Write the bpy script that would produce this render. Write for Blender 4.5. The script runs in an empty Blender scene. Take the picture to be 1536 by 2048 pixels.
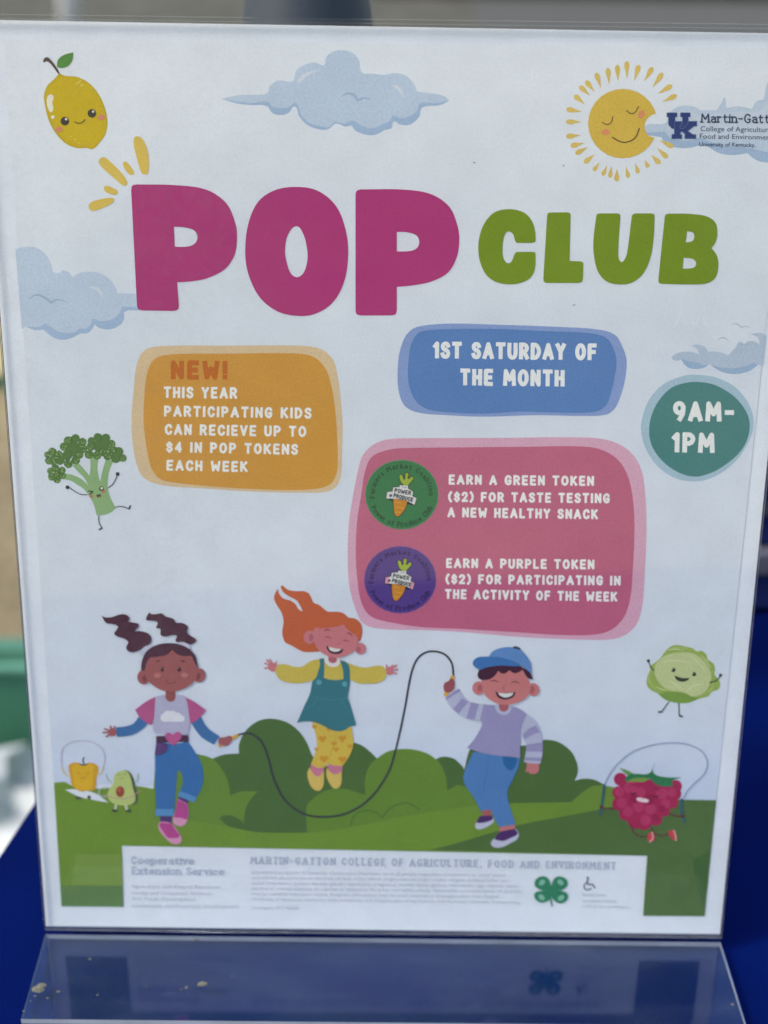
import bpy, bmesh, math, random
from mathutils import Vector, Matrix, noise
from mathutils.geometry import delaunay_2d_cdt
random.seed(7)
S = bpy.context.scene
COL = S.collection

# ------------------------------------------------------------------ camera
FPX = 3200.0                                   # focal length in pixels of the 1536 x 2048 photograph
CAM = Vector((-0.00265582, -0.42396977, 0.32530289))
ROT = Matrix(((0.99991898, -0.01249878, -0.00241258),
              (0.00255775, 0.38293470, -0.92377187),
              (0.01246988, 0.92369086, 0.38293564)))
cd = bpy.data.cameras.new('camera')
cam = bpy.data.objects.new('camera', cd)
COL.objects.link(cam)
cam.matrix_world = Matrix.Translation(CAM) @ ROT.to_4x4()
cd.sensor_fit = 'VERTICAL'
cd.sensor_height = 24.0
cd.lens = FPX / 2048 * 24.0
cd.clip_start = 0.01
cd.clip_end = 400
cd.dof.use_dof = True
cd.dof.focus_distance = 0.439
cd.dof.aperture_fstop = 6.8
S.camera = cam

# ------------------------------------------------------------------ light
SUN_EL, SUN_AZ = 48.0, 248.0                   # azimuth clockwise from +Y: behind the camera, to the left
w = bpy.data.worlds.new('World')
S.world = w
w.use_nodes = True
nt = w.node_tree
sky = nt.nodes.new('ShaderNodeTexSky')
sky.sky_type = 'NISHITA'
sky.sun_disc = False
sky.sun_elevation = math.radians(SUN_EL)
sky.sun_rotation = math.radians(SUN_AZ)
sky.air_density = 1.0
sky.dust_density = 3.0
nt.nodes['Background'].inputs[1].default_value = 0.115
nt.links.new(sky.outputs[0], nt.nodes['Background'].inputs[0])
sl = bpy.data.lights.new('sun', 'SUN')
sl.energy = 1.0
sl.angle = math.radians(10)
sl.color = (1.0, 0.96, 0.91)
so = bpy.data.objects.new('sun', sl)
COL.objects.link(so)
a, e = math.radians(SUN_AZ), math.radians(SUN_EL)
so.rotation_euler = Vector((math.sin(a) * math.cos(e), math.cos(a) * math.cos(e), math.sin(e))).to_track_quat('Z', 'Y').to_euler()
so.location = (0, 0, 3)
S.view_settings.view_transform = 'Standard'
S.view_settings.look = 'None'
S.view_settings.gamma = 1.0
S.view_settings.use_curve_mapping = False
S.view_settings.exposure = 1.46
S.render.engine = 'CYCLES'
S.cycles.max_bounces = 12
S.cycles.transparent_max_bounces = 16

# ------------------------------------------------------------------ materials
ILLUM = (0.735, 0.75, 0.845)                     # light falling on the upright sheet, used to turn seen colours into base colours
def lin(c):
    return tuple((x / 255 / 12.92) if x <= 10 else ((x / 255 + 0.055) / 1.055) ** 2.4 for x in c)
def base(c):
    c = tuple(14 + 0.80 * x for x in c)         # the prints are a little paler and greyer than they look side by side
    return tuple(min(0.86, max(0.0, v / i)) for v, i in zip(lin(c), ILLUM))
def new_mat(name):
    m = bpy.data.materials.new(name)
    m.use_nodes = True
    return m, m.node_tree, m.node_tree.nodes['Principled BSDF']
_ink = {}
def ink(c, grain=0.09):
    """Printed colour on plain paper: matt, with the fine mottling of an ink-jet print."""
    k = (tuple(c), grain)
    if k in _ink: return _ink[k]
    m, t, b = new_mat('print_ink')
    tc = t.nodes.new('ShaderNodeTexCoord')
    n = t.nodes.new('ShaderNodeTexNoise'); n.inputs['Scale'].default_value = 1500; n.inputs['Detail'].default_value = 3
    n2 = t.nodes.new('ShaderNodeTexNoise'); n2.inputs['Scale'].default_value = 90; n2.inputs['Detail'].default_value = 2
    t.links.new(tc.outputs['Object'], n.inputs['Vector']); t.links.new(tc.outputs['Object'], n2.inputs['Vector'])
    r = t.nodes.new('ShaderNodeMapRange')
    r.inputs['From Min'].default_value = 0.25; r.inputs['From Max'].default_value = 0.75
    r.inputs['To Min'].default_value = 1 - grain; r.inputs['To Max'].default_value = 1 + grain
    t.links.new(n.outputs[0], r.inputs['Value'])
    r2 = t.nodes.new('ShaderNodeMapRange')
    r2.inputs['From Min'].default_value = 0.3; r2.inputs['From Max'].default_value = 0.7
    r2.inputs['To Min'].default_value = 0.97; r2.inputs['To Max'].default_value = 1.03
    t.links.new(n2.outputs[0], r2.inputs['Value'])
    mu = t.nodes.new('ShaderNodeMath'); mu.operation = 'MULTIPLY'
    t.links.new(r.outputs[0], mu.inputs[0]); t.links.new(r2.outputs[0], mu.inputs[1])
    v = t.nodes.new('ShaderNodeVectorMath'); v.operation = 'SCALE'
    v.inputs[0].default_value = base(c)
    t.links.new(mu.outputs[0], v.inputs['Scale'])
    t.links.new(v.outputs[0], b.inputs['Base Color'])
    g = t.nodes.new('ShaderNodeNewGeometry')      # the sheet is not quite flat: long shallow waves shared by everything printed on it
    n3 = t.nodes.new('ShaderNodeTexNoise'); n3.inputs['Scale'].default_value = 9; n3.inputs['Detail'].default_value = 1
    bp = t.nodes.new('ShaderNodeBump'); bp.inputs['Strength'].default_value = 0.5; bp.inputs['Distance'].default_value = 0.006
    t.links.new(g.outputs['Position'], n3.inputs['Vector']); t.links.new(n3.outputs[0], bp.inputs['Height']); t.links.new(bp.outputs[0], b.inputs['Normal'])
    b.inputs['Roughness'].default_value = 0.85
    b.inputs['Specular IOR Level'].default_value = 0.15
    _ink[k] = m
    return m
def plain(name, c, rough=0.6, spec=0.3, scale=30.0, amount=0.15, bump=0.0, metal=0.0):
    """Base colour (linear) with noise variation and optional bump."""
    m, t, b = new_mat(name)
    tc = t.nodes.new('ShaderNodeTexCoord')
    n = t.nodes.new('ShaderNodeTexNoise'); n.inputs['Scale'].default_value = scale; n.inputs['Detail'].default_value = 6
    t.links.new(tc.outputs['Object'], n.inputs['Vector'])
    r = t.nodes.new('ShaderNodeMapRange')
    r.inputs['From Min'].default_value = 0.3; r.inputs['From Max'].default_value = 0.7
    r.inputs['To Min'].default_value = 1 - amount; r.inputs['To Max'].default_value = 1 + amount
    t.links.new(n.outputs[0], r.inputs['Value'])
    v = t.nodes.new('ShaderNodeVectorMath'); v.operation = 'SCALE'; v.inputs[0].default_value = c
    t.links.new(r.outputs[0], v.inputs['Scale']); t.links.new(v.outputs[0], b.inputs['Base Color'])
    b.inputs['Roughness'].default_value = rough; b.inputs['Specular IOR Level'].default_value = spec
    b.inputs['Metallic'].default_value = metal
    if bump:
        bp = t.nodes.new('ShaderNodeBump'); bp.inputs['Strength'].default_value = bump; bp.inputs['Distance'].default_value = 0.002
        t.links.new(n.outputs[0], bp.inputs['Height']); t.links.new(bp.outputs[0], b.inputs['Normal'])
    return m
def acrylic(name, tint=(0.97, 0.975, 0.985), f0=0.04, dust_glare=0.0, rough=0.015, stretch=(1, 1, 1), fine=900, lo=0.42, tone=(0.62, 0.62, 0.58), detail=8, gloss=(1, 1, 1)):
    """Clear acrylic sheet: what lies behind shows through, with a Schlick reflection on either face and painted glare or grime set by the optional dust."""
    m = bpy.data.materials.new(name); m.use_nodes = True
    t = m.node_tree; t.nodes.remove(t.nodes['Principled BSDF']); out = t.nodes['Material Output']
    tr = t.nodes.new('ShaderNodeBsdfTransparent'); tr.inputs[0].default_value = (*tint, 1)
    gl = t.nodes.new('ShaderNodeBsdfGlossy'); gl.inputs['Roughness'].default_value = rough; gl.inputs['Color'].default_value = (*gloss, 1)
    g = t.nodes.new('ShaderNodeNewGeometry')
    d = t.nodes.new('ShaderNodeVectorMath'); d.operation = 'DOT_PRODUCT'
    t.links.new(g.outputs['Incoming'], d.inputs[0]); t.links.new(g.outputs['Normal'], d.inputs[1])
    def math_(op, a, b=None):
        n = t.nodes.new('ShaderNodeMath'); n.operation = op
        for i, x in enumerate((a, b)):
            if x is None: continue
            if isinstance(x, (int, float)): n.inputs[i].default_value = x
            else: t.links.new(x, n.inputs[i])
        return n.outputs[0]
    c = math_('ABSOLUTE', d.outputs['Value'])
    p = math_('POWER', math_('SUBTRACT', 1.0, c), 5.0)
    fr = math_('ADD', math_('MULTIPLY', p, 1 - f0), f0)
    mx = t.nodes.new('ShaderNodeMixShader')
    t.links.new(fr, mx.inputs[0]); t.links.new(tr.outputs[0], mx.inputs[1]); t.links.new(gl.outputs[0], mx.inputs[2])
    last = mx.outputs[0]
    if dust_glare:  # pale diffuse veil: grime on the foot, painted glare on the front panel
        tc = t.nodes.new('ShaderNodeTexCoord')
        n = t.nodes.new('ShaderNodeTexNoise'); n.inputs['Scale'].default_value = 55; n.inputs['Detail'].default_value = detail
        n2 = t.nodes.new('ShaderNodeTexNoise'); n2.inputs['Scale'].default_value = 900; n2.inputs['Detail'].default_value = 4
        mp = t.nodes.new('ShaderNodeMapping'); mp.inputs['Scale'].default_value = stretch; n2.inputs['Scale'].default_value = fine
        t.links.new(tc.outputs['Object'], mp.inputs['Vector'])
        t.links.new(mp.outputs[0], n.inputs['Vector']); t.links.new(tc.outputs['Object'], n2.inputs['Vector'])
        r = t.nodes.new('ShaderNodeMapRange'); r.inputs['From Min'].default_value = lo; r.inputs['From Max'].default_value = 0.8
        r.inputs['To Max'].default_value = dust_glare
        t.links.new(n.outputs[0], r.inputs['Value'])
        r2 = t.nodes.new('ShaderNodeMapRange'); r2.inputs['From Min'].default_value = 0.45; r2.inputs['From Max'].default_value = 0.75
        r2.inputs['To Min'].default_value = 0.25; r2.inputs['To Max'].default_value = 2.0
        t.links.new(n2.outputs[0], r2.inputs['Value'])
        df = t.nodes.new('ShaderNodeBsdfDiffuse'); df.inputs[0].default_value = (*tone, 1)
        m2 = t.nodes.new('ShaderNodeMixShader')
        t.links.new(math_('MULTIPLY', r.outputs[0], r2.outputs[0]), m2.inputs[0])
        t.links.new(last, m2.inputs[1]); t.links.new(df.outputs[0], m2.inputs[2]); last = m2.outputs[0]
    t.links.new(last, out.inputs['Surface'])
    return m

# ------------------------------------------------------------------ object helpers
def tag(o, label=None, cat=None, group=None, kind=None):
    if label: o['label'] = label
    if cat: o['category'] = cat
    if group: o['group'] = group
    if kind: o['kind'] = kind
    return o
def thing(name, label, cat, loc=(0, 0, 0), group=None):
    o = bpy.data.objects.new(name, None); COL.objects.link(o)
    o.location = loc; o.empty_display_size = 0.05
    return tag(o, label, cat, group)
def link(name, bm, mats, parent=None, smooth=False):
    me = bpy.data.meshes.new(name); bm.to_mesh(me); bm.free()
    for m in (mats if isinstance(mats, (list, tuple)) else [mats]): me.materials.append(m)
    if smooth:
        for p in me.polygons: p.use_smooth = True
    o = bpy.data.objects.new(name, me); COL.objects.link(o)
    if parent: o.parent = parent
    return o
def box(bm, x0, x1, y0, y1, z0, z1, bevel=0.0, M=None):
    r = bmesh.ops.create_cube(bm, size=1.0)
    vs = r['verts']
    for v in vs:
        v.co = Vector(((x0 + x1) / 2 + v.co.x * (x1 - x0), (y0 + y1) / 2 + v.co.y * (y1 - y0), (z0 + z1) / 2 + v.co.z * (z1 - z0)))
    if bevel:
        es = list({e for v in vs for e in v.link_edges})
        r = bmesh.ops.bevel(bm, geom=es, offset=bevel, segments=3, profile=0.5, affect='EDGES')
        vs = r['verts']
    if M:
        bmesh.ops.transform(bm, matrix=M, verts=[v for v in bm.verts if v in set(vs)])
    return vs
def lathe(bm, prof, n=48):
    rings = []
    for r, z in prof:
        rings.append([bm.verts.new((r * math.cos(2 * math.pi * i / n), r * math.sin(2 * math.pi * i / n), z)) for i in range(n)])
    for A, B in zip(rings, rings[1:]):
        for i in range(n):
            bm.faces.new((A[i], A[(i + 1) % n], B[(i + 1) % n], B[i]))
    bm.faces.new(rings[0][::-1]); bm.faces.new(rings[-1])

# ------------------------------------------------------------------ the poster's own plane
TILT = math.radians(2)
P0 = Vector((0, 0, 0.004))
WU, WV, WN = Vector((1, 0, 0)), Vector((0, math.sin(TILT), math.cos(TILT))), Vector((0, -math.cos(TILT), math.sin(TILT)))
def ray(px, py):
    return ROT @ Vector(((px - 768) / FPX, -(py - 1024) / FPX, -1))
def uv(px, py):
    """Place on the sheet (metres right and up from the middle of its lower edge) of a point measured on the photograph."""
    d = ray(px, py); o = CAM - P0
    q = o + d * (-(o.dot(WN)) / d.dot(WN))
    return q.dot(WU), q.dot(WV)
def floor_pt(px, py, z):
    d = ray(px, py); return CAM + d * ((z - CAM.z) / d.z)
def depth_pt(px, py, y):
    d = ray(px, py); return CAM + d * ((y - CAM.y) / d.y)
poster_frame = Matrix((WU, WV, WN)).transposed().to_4x4()

# ------------------------------------------------------------------ 2-D drawing: outlines, strokes, fills with union and holes
def pts(s):
    out = []
    for tok in s.split():
        c = tok.endswith('*'); x, y = tok.rstrip('*').split(',')
        out.append((float(x), float(y), c))
    return out
def curve(P, closed=True, n=7):
    N = len(P); out = []
    rng = range(N if closed else N - 1)
    for i in rng:
        p1, p2 = P[i], P[(i + 1) % N]
        p0 = P[i - 1] if (closed or i > 0) else p1
        p3 = P[(i + 2) % N] if (closed or i + 2 < N) else p2
        if p1[2] and p2[2]:
            out.append((p1[0], p1[1])); continue
        L = math.hypot(p2[0] - p1[0], p2[1] - p1[1])
        def tang(a, b, c):                     # unit-limited tangent at b
            tx, ty = c[0] - a[0], c[1] - a[1]; l = math.hypot(tx, ty) or 1
            return tx / l * L / 3, ty / l * L / 3
        h1 = ((p2[0] - p1[0]) / 3, (p2[1] - p1[1]) / 3) if p1[2] else tang(p0, p1, p2)
        h2 = ((p2[0] - p1[0]) / 3, (p2[1] - p1[1]) / 3) if p2[2] else tang(p1, p2, p3)
        b1 = (p1[0] + h1[0], p1[1] + h1[1]); b2 = (p2[0] - h2[0], p2[1] - h2[1])
        for k in range(n):
            t = k / n; s_ = 1 - t
            out.append(tuple(s_ ** 3 * p1[j] + 3 * s_ * s_ * t * b1[j] + 3 * s_ * t * t * b2[j] + t ** 3 * p2[j] for j in (0, 1)))
    if not closed: out.append(P[-1][:2])
    return out
def disc(x, y, rx, ry=None, rot=0, n=28):
    ry = ry or rx; c, s = math.cos(math.radians(rot)), math.sin(math.radians(rot)); o = []
    for i in range(n):
        a = 2 * math.pi * i / n; u, v = rx * math.cos(a), ry * math.sin(a)
        o.append((x + u * c - v * s, y + u * s + v * c))
    return o
def band(line, w, taper=False, cap=10, square=False):
    """Polygons whose union is a round-ended stroke along a polyline."""
    out = []; N = len(line)
    if square and N > 1 and line[0] != line[-1]:        # lettering ends flat, a little past the last point
        line = [tuple(p) for p in line]
        for a_, b_ in ((0, 1), (-1, -2)):
            l = math.hypot(line[a_][0] - line[b_][0], line[a_][1] - line[b_][1]) or 1
            line[a_] = tuple(line[a_][j] + (line[a_][j] - line[b_][j]) / l * .40 * w for j in (0, 1))
    else: square = False
    for i in range(N - 1):
        (x0, y0), (x1, y1) = line[i], line[i + 1]
        l = math.hypot(x1 - x0, y1 - y0)
        if l < 1e-6: continue
        nx, ny = -(y1 - y0) / l, (x1 - x0) / l
        def wid(k):
            return w / 2 * (math.sin(math.pi * (0.08 + 0.84 * k / (N - 1))) if taper else 1)
        a, b = wid(i), wid(i + 1)
        out.append([(x0 + nx * a, y0 + ny * a), (x1 + nx * b, y1 + ny * b), (x1 - nx * b, y1 - ny * b), (x0 - nx * a, y0 - ny * a)])
        if not square or i < N - 2: out.append(disc(x1, y1, b, n=cap))
        if i == 0 and not square: out.append(disc(x0, y0, a, n=cap))
    return out
def shape(s):
    """'p:' outline, 's4:' stroke 4 wide, 't4:' tapered stroke, 'c:x,y,r' discs, 'e:x,y,rx,ry,rot' ellipses."""
    k, d = s.split(':', 1)
    if k == 'p': return [curve(pts(d))]
    if k[0] in 'st':
        return band(curve(pts(d), closed=False, n=6), float(k[1:]), taper=k[0] == 't')
    if k == 'c': return [disc(*map(float, q.split(','))) for q in d.split()]
    if k == 'e': return [disc(*map(float, q.split(','))) for q in d.split()]
def halo(poly_list, wd):
    out = list(poly_list)
    for p in poly_list: out += band(list(p) + [p[0]], wd)
    return out
def area(p):
    return sum(p[i - 1][0] * p[i][1] - p[i][0] * p[i - 1][1] for i in range(len(p))) / 2
def fill(add, sub=()):
    """Union of outlines minus holes, triangulated without overlaps."""
    V, F = [], []
    for p in list(add) + list(sub):
        if abs(area(p)) < 1e-7: continue
        if area(p) < 0: p = p[::-1]
        F.append(list(range(len(V), len(V) + len(p)))); V += [Vector(q) for q in p]
    na = len([p for p in add if abs(area(p)) >= 1e-7])
    v, _, f, _, _, of = delaunay_2d_cdt(V, [], F, 1, 1e-4)
    keep = [q for q, o in zip(f, of) if o and any(k < na for k in o) and not any(k >= na for k in o)]
    return [tuple(q) for q in v], [tuple(q) for q in keep]

DZ = 7e-6
class Frame:
    """Measurements taken in an enlarged crop of the photograph (origin, scale)."""
    def __init__(s, x0, y0, k): s.x0, s.y0, s.k = x0, y0, k
    def __call__(s, x, y): return s.x0 + x / s.k, s.y0 + y / s.k
PX = Frame(0, 0, 1)
def sheet(name, tris, fr, c, level, parent):
    """Link flat print on the sheet as ONE mesh; its origin sits in its middle."""
    v, f = tris
    q = [uv(*fr(*p)) for p in v]
    cx = (min(p[0] for p in q) + max(p[0] for p in q)) / 2; cy = (min(p[1] for p in q) + max(p[1] for p in q)) / 2
    me = bpy.data.meshes.new(name)
    z = 0.00012 + level * DZ
    off = parent.get('_o', None)
    base_ = Vector(parent['_o']) if off is not None else Vector((0, 0, 0))
    fl = []
    for t_ in f:
        t_ = list(dict.fromkeys(t_))
        if len(t_) < 3: continue
        a_ = area([q[i] for i in t_])
        fl.append(t_ if a_ > 0 else t_[::-1])
    me.from_pydata([(p[0] - cx, p[1] - cy, 0) for p in q], [], fl)
    me.materials.append(c if isinstance(c, bpy.types.Material) else ink(c))
    o = bpy.data.objects.new(name, me); COL.objects.link(o)
    o.parent = parent; o.location = Vector((cx, cy, z)) - base_
    o['_o'] = (cx, cy, z)
    return o
def draw(parent, name, fr, c, shapes, level, holes=(), label=None):
    add = [p for s in ([shapes] if isinstance(shapes, str) else shapes) for p in (shape(s) if isinstance(s, str) else [s])]
    sub = [p for s in holes for p in shape(s)]
    o = sheet(name, fill(add, sub), fr, c, level, parent)
    if label: o['label'] = label
    return o
def art(name, fr, items, level, label=None):
    """A printed picture: the first item is the part, the others its sub-parts laid over it."""
    root = None
    for k, it in enumerate(items):
        nm, c, sh = it[:3]; holes = it[3] if len(it) > 3 else ()
        o = draw(poster if root is None else root, name if root is None else nm, fr, c, sh, level + k, holes)
        if root is None:
            root = o
            if label: o['label'] = label
    return root

# ------------------------------------------------------------------ lettering drawn with strokes
G = {
 'A': ('0,0 .29,1 .58,0', '.11,.3 .47,.3'), 'B': ('0,0 0,1', '~0,1* .3,.97 .42,.77 .28,.56 0,.53*', '~0,.53* .33,.5 .48,.27 .33,.03 0,0*'),
 'C': ('~.48,.76 .42,.93 .25,1 .07,.85 0,.5 .07,.15 .25,0 .42,.07 .48,.24',), 'D': ('0,0 0,1', '~0,1* .3,.95 .5,.5 .3,.05 0,0*'),
 'E': ('.42,1 0,1 0,0 .42,0', '0,.5 .36,.5'), 'F': ('.42,1 0,1 0,0', '0,.5 .36,.5'),
 'G': ('~.48,.78 .42,.93 .25,1 .07,.85 0,.5 .07,.15 .25,0 .44,.08 .49,.4*', '.49,.42 .29,.42'), 'H': ('0,0 0,1', '.46,0 .46,1', '0,.5 .46,.5'),
 'I': ('0,0 0,1',), 'K': ('0,0 0,1', '.46,1 .02,.42', '.14,.57 .5,0'), 'L': ('0,1 0,0 .4,0',),
 'M': ('0,0 .05,1 .34,.35 .63,1 .68,0',), 'N': ('0,0 0,1 .48,0 .48,1',), 'O': ('@.27,.5,.27,.5',),
 'P': ('0,0 0,1', '~0,1* .32,.97 .46,.73 .32,.48 0,.44*'), 'R': ('0,0 0,1', '~0,1* .32,.97 .46,.74 .32,.5 0,.46*', '.22,.47 .48,0'),
 'S': ('~.43,.82 .36,.96 .22,1 .06,.92 .02,.74 .12,.58 .34,.46 .44,.28 .38,.06 .22,0 .06,.06 0,.2',), 'T': ('0,1 .5,1', '.25,1 .25,0'),
 'U': ('~0,1* 0,.3 .08,.06 .24,0 .4,.06 .48,.3 .48,1*',), 'V': ('0,1 .26,0 .52,1',), 'W': ('0,1 .12,0 .35,.6 .58,0 .7,1',),
 'Y': ('0,1 .25,.48 .5,1', '.25,.48 .25,0'), '1': ('0,.78 .17,1 .17,0',), '2': ('~0,.76 .08,.95 .23,1 .4,.92 .43,.7 .28,.4 0,0*', '0,0 .46,0'),
 '4': ('.36,0 .36,1 0,.3 .48,.3',), '9': ('@.23,.7,.23,.3', '~.46,.72 .43,.35 .26,0'),
 '$': ('~.41,.74 .34,.86 .21,.9 .06,.83 .02,.68 .12,.56 .32,.45 .42,.3 .36,.13 .21,.08 .06,.13 0,.26', '.21,.9 .21,1.04', '.21,.08 .21,-.06'),
 '(': ('~.2,1.08 .05,.82 0,.5 .05,.18 .2,-.08',), ')': ('~0,1.08 .15,.82 .2,.5 .15,.18 0,-.08',), '!': ('0,1 0,.36', '0,.04 0,.0'),
 '-': ('0,.46 .32,.46',), ' ': (), ',': ('.04,.02 0,-.16',), '.': ('0,.02 0,0',),
 # small letters (x-height .66)
 'a': ('~.02,.58 .16,.66 .34,.6 .38,.45* .38,0*', '~.38,.38* .18,.38 .03,.26 .05,.06 .2,0 .38,.14*'), 'b': ('0,1 0,0', '@.22,.32,.22,.32'),
 'c': ('~.42,.52 .34,.64 .2,.66 .05,.54 0,.33 .06,.1 .22,0 .42,.12',), 'd': ('.44,1 .44,0', '@.22,.32,.22,.32'),
 'e': ('~.0,.36* .44,.36* .4,.58 .22,.66 .05,.54 0,.33 .06,.08 .24,0 .42,.1',), 'f': ('~.36,.96 .22,.98 .14,.84 .14,0*', '0,.64 .32,.64'),
 'g': ('@.2,.36,.2,.29', '~.4,.66* .4,.0 .32,-.24 .15,-.28 .0,-.2'), 'i': ('0,.66 0,0', '0,.92 0,.9'), 'k': ('0,1 0,0', '.38,.64 .02,.28', '.14,.38 .42,0'),
 'l': ('0,1 0,0',), 'm': ('0,.66 0,0', '~0,.5* .1,.64 .24,.64 .31,.48 .31,0*', '~.31,.5* .42,.64 .56,.64 .62,.48 .62,0*'),
 'n': ('0,.66 0,0', '~0,.5* .12,.65 .28,.64 .38,.48 .38,0*'), 'o': ('@.23,.33,.23,.33',), 'p': ('0,.66 0,-.28', '@.22,.33,.22,.33'),
 'r': ('0,.66 0,0', '~0,.44* .1,.62 .28,.64'), 's': ('~.33,.55 .18,.66 .04,.58 .06,.42 .26,.28 .34,.14 .2,0 .02,.1',),
 't': ('~.12,.9* .12,.14 .22,0 .34,.06', '0,.64 .32,.64'), 'u': ('~0,.66* 0,.16 .12,.0 .28,.04 .38,.2*', '.38,.66 .38,0'),
 'v': ('0,.66 .2,0 .4,.66',), 'w': ('0,.66 .14,0 .3,.5 .46,0 .6,.66',), 'x': ('0,.66 .4,0', '.4,.66 0,0'), 'y': ('0,.66 .2,.02', '.42,.66 .2,.02 .08,-.28'),
}
GW = {k: max([0.0] + [float(t.rstrip('*').split(',')[0]) if s[0] != '@' else float(s[1:].split(',')[0]) + float(s[1:].split(',')[2])
                      for s in v for t in (s.lstrip('~').split() if s[0] != '@' else [s])]) for k, v in G.items()}
GW[' '] = 0.18
def glyph(ch, serif):
    """Lines of one letter in letter units."""
    out = []
    for s in G[ch]:
        if s[0] == '@':
            x, y, rx, ry = map(float, s[1:].split(',')); d = disc(x, y, rx, ry, n=22); out.append(d + d[:1])
        else:
            P = pts(s.lstrip('~'))
            if s[0] == '~': L = curve(P, closed=False, n=5)
            else: L = [p[:2] for p in P]
            out.append(L)
            if serif and ch.isalpha():
                for a_, b_ in ((L[0], L[1]), (L[-1], L[-2])):
                    if abs(a_[1] - b_[1]) > 1.2 * abs(a_[0] - b_[0]) and min(abs(a_[1] - q) for q in (0, 1, .66, -.28)) < .03 and (a_[1] < .01 or a_[1] > .6):
                        out.append([(a_[0] - .11, a_[1]), (a_[0] + .11, a_[1])])
    return out
def text_polys(txt, x0, y0, x1, y1, cap, w, serif=0, gap=None, lean=0.0):
    """Stroke lettering whose inked extent runs from (x0,y0) to (x1,y1) along the baseline (y downwards)."""
    h = cap - w; tot = sum(GW[c] for c in txt); n = len(txt) - 1
    L = math.hypot(x1 - x0, y1 - y0) - w
    g = gap if gap is not None else 0.30 + 0.9 * w / h * 0.5
    sx = L / (tot + g * n)                      # horizontal size that makes the line fit
    dx, dy = (x1 - x0) / (L + w), (y1 - y0) / (L + w)
    out = []; cx = w / 2
    for c in txt:
        for ln in glyph(c, serif):
            q = []
            for (u, v) in ln:
                a_ = cx + u * sx + lean * v * h; b_ = w / 2 + v * h
                q.append((x0 + a_ * dx + b_ * dy, y0 + a_ * dy - b_ * dx))
            out += band(q, w, cap=10, square=True)
        cx += (GW[c] + g) * sx
    return out
def ring_polys(txt, cx, cy, rx, ry, a0, a1, cap, w, inward=False, serif=1):
    """Lettering round an ellipse from angle a0 to a1 (degrees, counter-clockwise from the right)."""
    h = cap - w; n = len(txt) - 1; tot = sum(GW[c] for c in txt); g = 0.34
    k = (a1 - a0) / (tot + g * n); out = []; pos = 0
    for c in txt:
        mid = math.radians(a0 + (pos + GW[c] / 2) * k)
        bx, by = cx + rx * math.cos(mid), cy - ry * math.sin(mid)
        if inward: ux, uy, vx, vy = -math.sin(mid), -math.cos(mid), -math.cos(mid), math.sin(mid)
        else: ux, uy, vx, vy = math.sin(mid), math.cos(mid), math.cos(mid), -math.sin(mid)
        unit = abs(math.radians(k)) * (rx + ry) / 2
        for ln in glyph(c, serif):
            out += band([(bx + ux * (u - GW[c] / 2) * unit + vx * v * h, by + uy * (u - GW[c] / 2) * unit + vy * v * h) for u, v in ln], w, cap=6)
        pos += GW[c] + g
    return out
def font_tris(txt, x0, y0, x1, y1, cap, bold=0.0):
    """Blender's built-in sans-serif, fitted to a measured line."""
    cu = bpy.data.curves.new('text', 'FONT'); cu.body = txt; cu.offset = bold; cu.resolution_u = 3
    o = bpy.data.objects.new('text', cu); COL.objects.link(o)
    dg = bpy.context.evaluated_depsgraph_get(); me = o.evaluated_get(dg).to_mesh()
    v = [(p.co.x, p.co.y) for p in me.vertices]; f = [tuple(p.vertices) for p in me.polygons]
    o.evaluated_get(dg).to_mesh_clear(); bpy.data.objects.remove(o); bpy.data.curves.remove(cu)
    xa, xb = min(p[0] for p in v), max(p[0] for p in v)
    L = math.hypot(x1 - x0, y1 - y0); dx, dy = (x1 - x0) / L, (y1 - y0) / L; sx = L / (xb - xa); sy = cap / 0.73
    return [(x0 + (p[0] - xa) * sx * dx + p[1] * sy * dy, y0 + (p[0] - xa) * sx * dy - p[1] * sy * dx) for p in v], f

# ================================================================== SETTING
GZ = -0.74
def ground_sheet():
    bm = bmesh.new(); n = 60
    xs = [-60 + 120 * i / n for i in range(n + 1)]
    g = [[bm.verts.new((x, -20 + 140 * j / n, GZ)) for x in xs] for j in range(n + 1)]
    for j in range(n):
        for i in range(n): bm.faces.new((g[j][i], g[j][i + 1], g[j + 1][i + 1], g[j + 1][i]))
    m, t, b = new_mat('packed_earth')
    tc = t.nodes.new('ShaderNodeTexCoord')
    n1 = t.nodes.new('ShaderNodeTexNoise'); n1.inputs['Scale'].default_value = 3.0; n1.inputs['Detail'].default_value = 8
    n2 = t.nodes.new('ShaderNodeTexNoise'); n2.inputs['Scale'].default_value = 45; n2.inputs['Detail'].default_value = 6
    mx = t.nodes.new('ShaderNodeMath'); mx.operation = 'ADD'
    for q in (n1, n2): t.links.new(tc.outputs['Object'], q.inputs['Vector'])
    t.links.new(n1.outputs[0], mx.inputs[0]); t.links.new(n2.outputs[0], mx.inputs[1])
    cr = t.nodes.new('ShaderNodeValToRGB'); cr.color_ramp.elements[0].position = 0.36; cr.color_ramp.elements[1].position = 0.64
    cr.color_ramp.elements[0].color = (0.125, 0.100, 0.056, 1); cr.color_ramp.elements[1].color = (0.26, 0.217, 0.128, 1)
    hf = t.nodes.new('ShaderNodeMath'); hf.operation = 'MULTIPLY'; hf.inputs[1].default_value = 0.5
    t.links.new(mx.outputs[0], hf.inputs[0]); t.links.new(hf.outputs[0], cr.inputs[0]); t.links.new(cr.outputs[0], b.inputs['Base Color'])
    b.inputs['Roughness'].default_value = 0.95; b.inputs['Specular IOR Level'].default_value = 0.1
    tag(link('ground', bm, m), kind='structure')
ground_sheet()
bm = bmesh.new()
vs = [bm.verts.new(p) for p in ((-30, 5.2, GZ + .004), (0.545, 5.8, GZ + .004), (1.195, 60, GZ + .004), (-30, 60, GZ + .004))]
bm.faces.new(vs)
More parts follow.
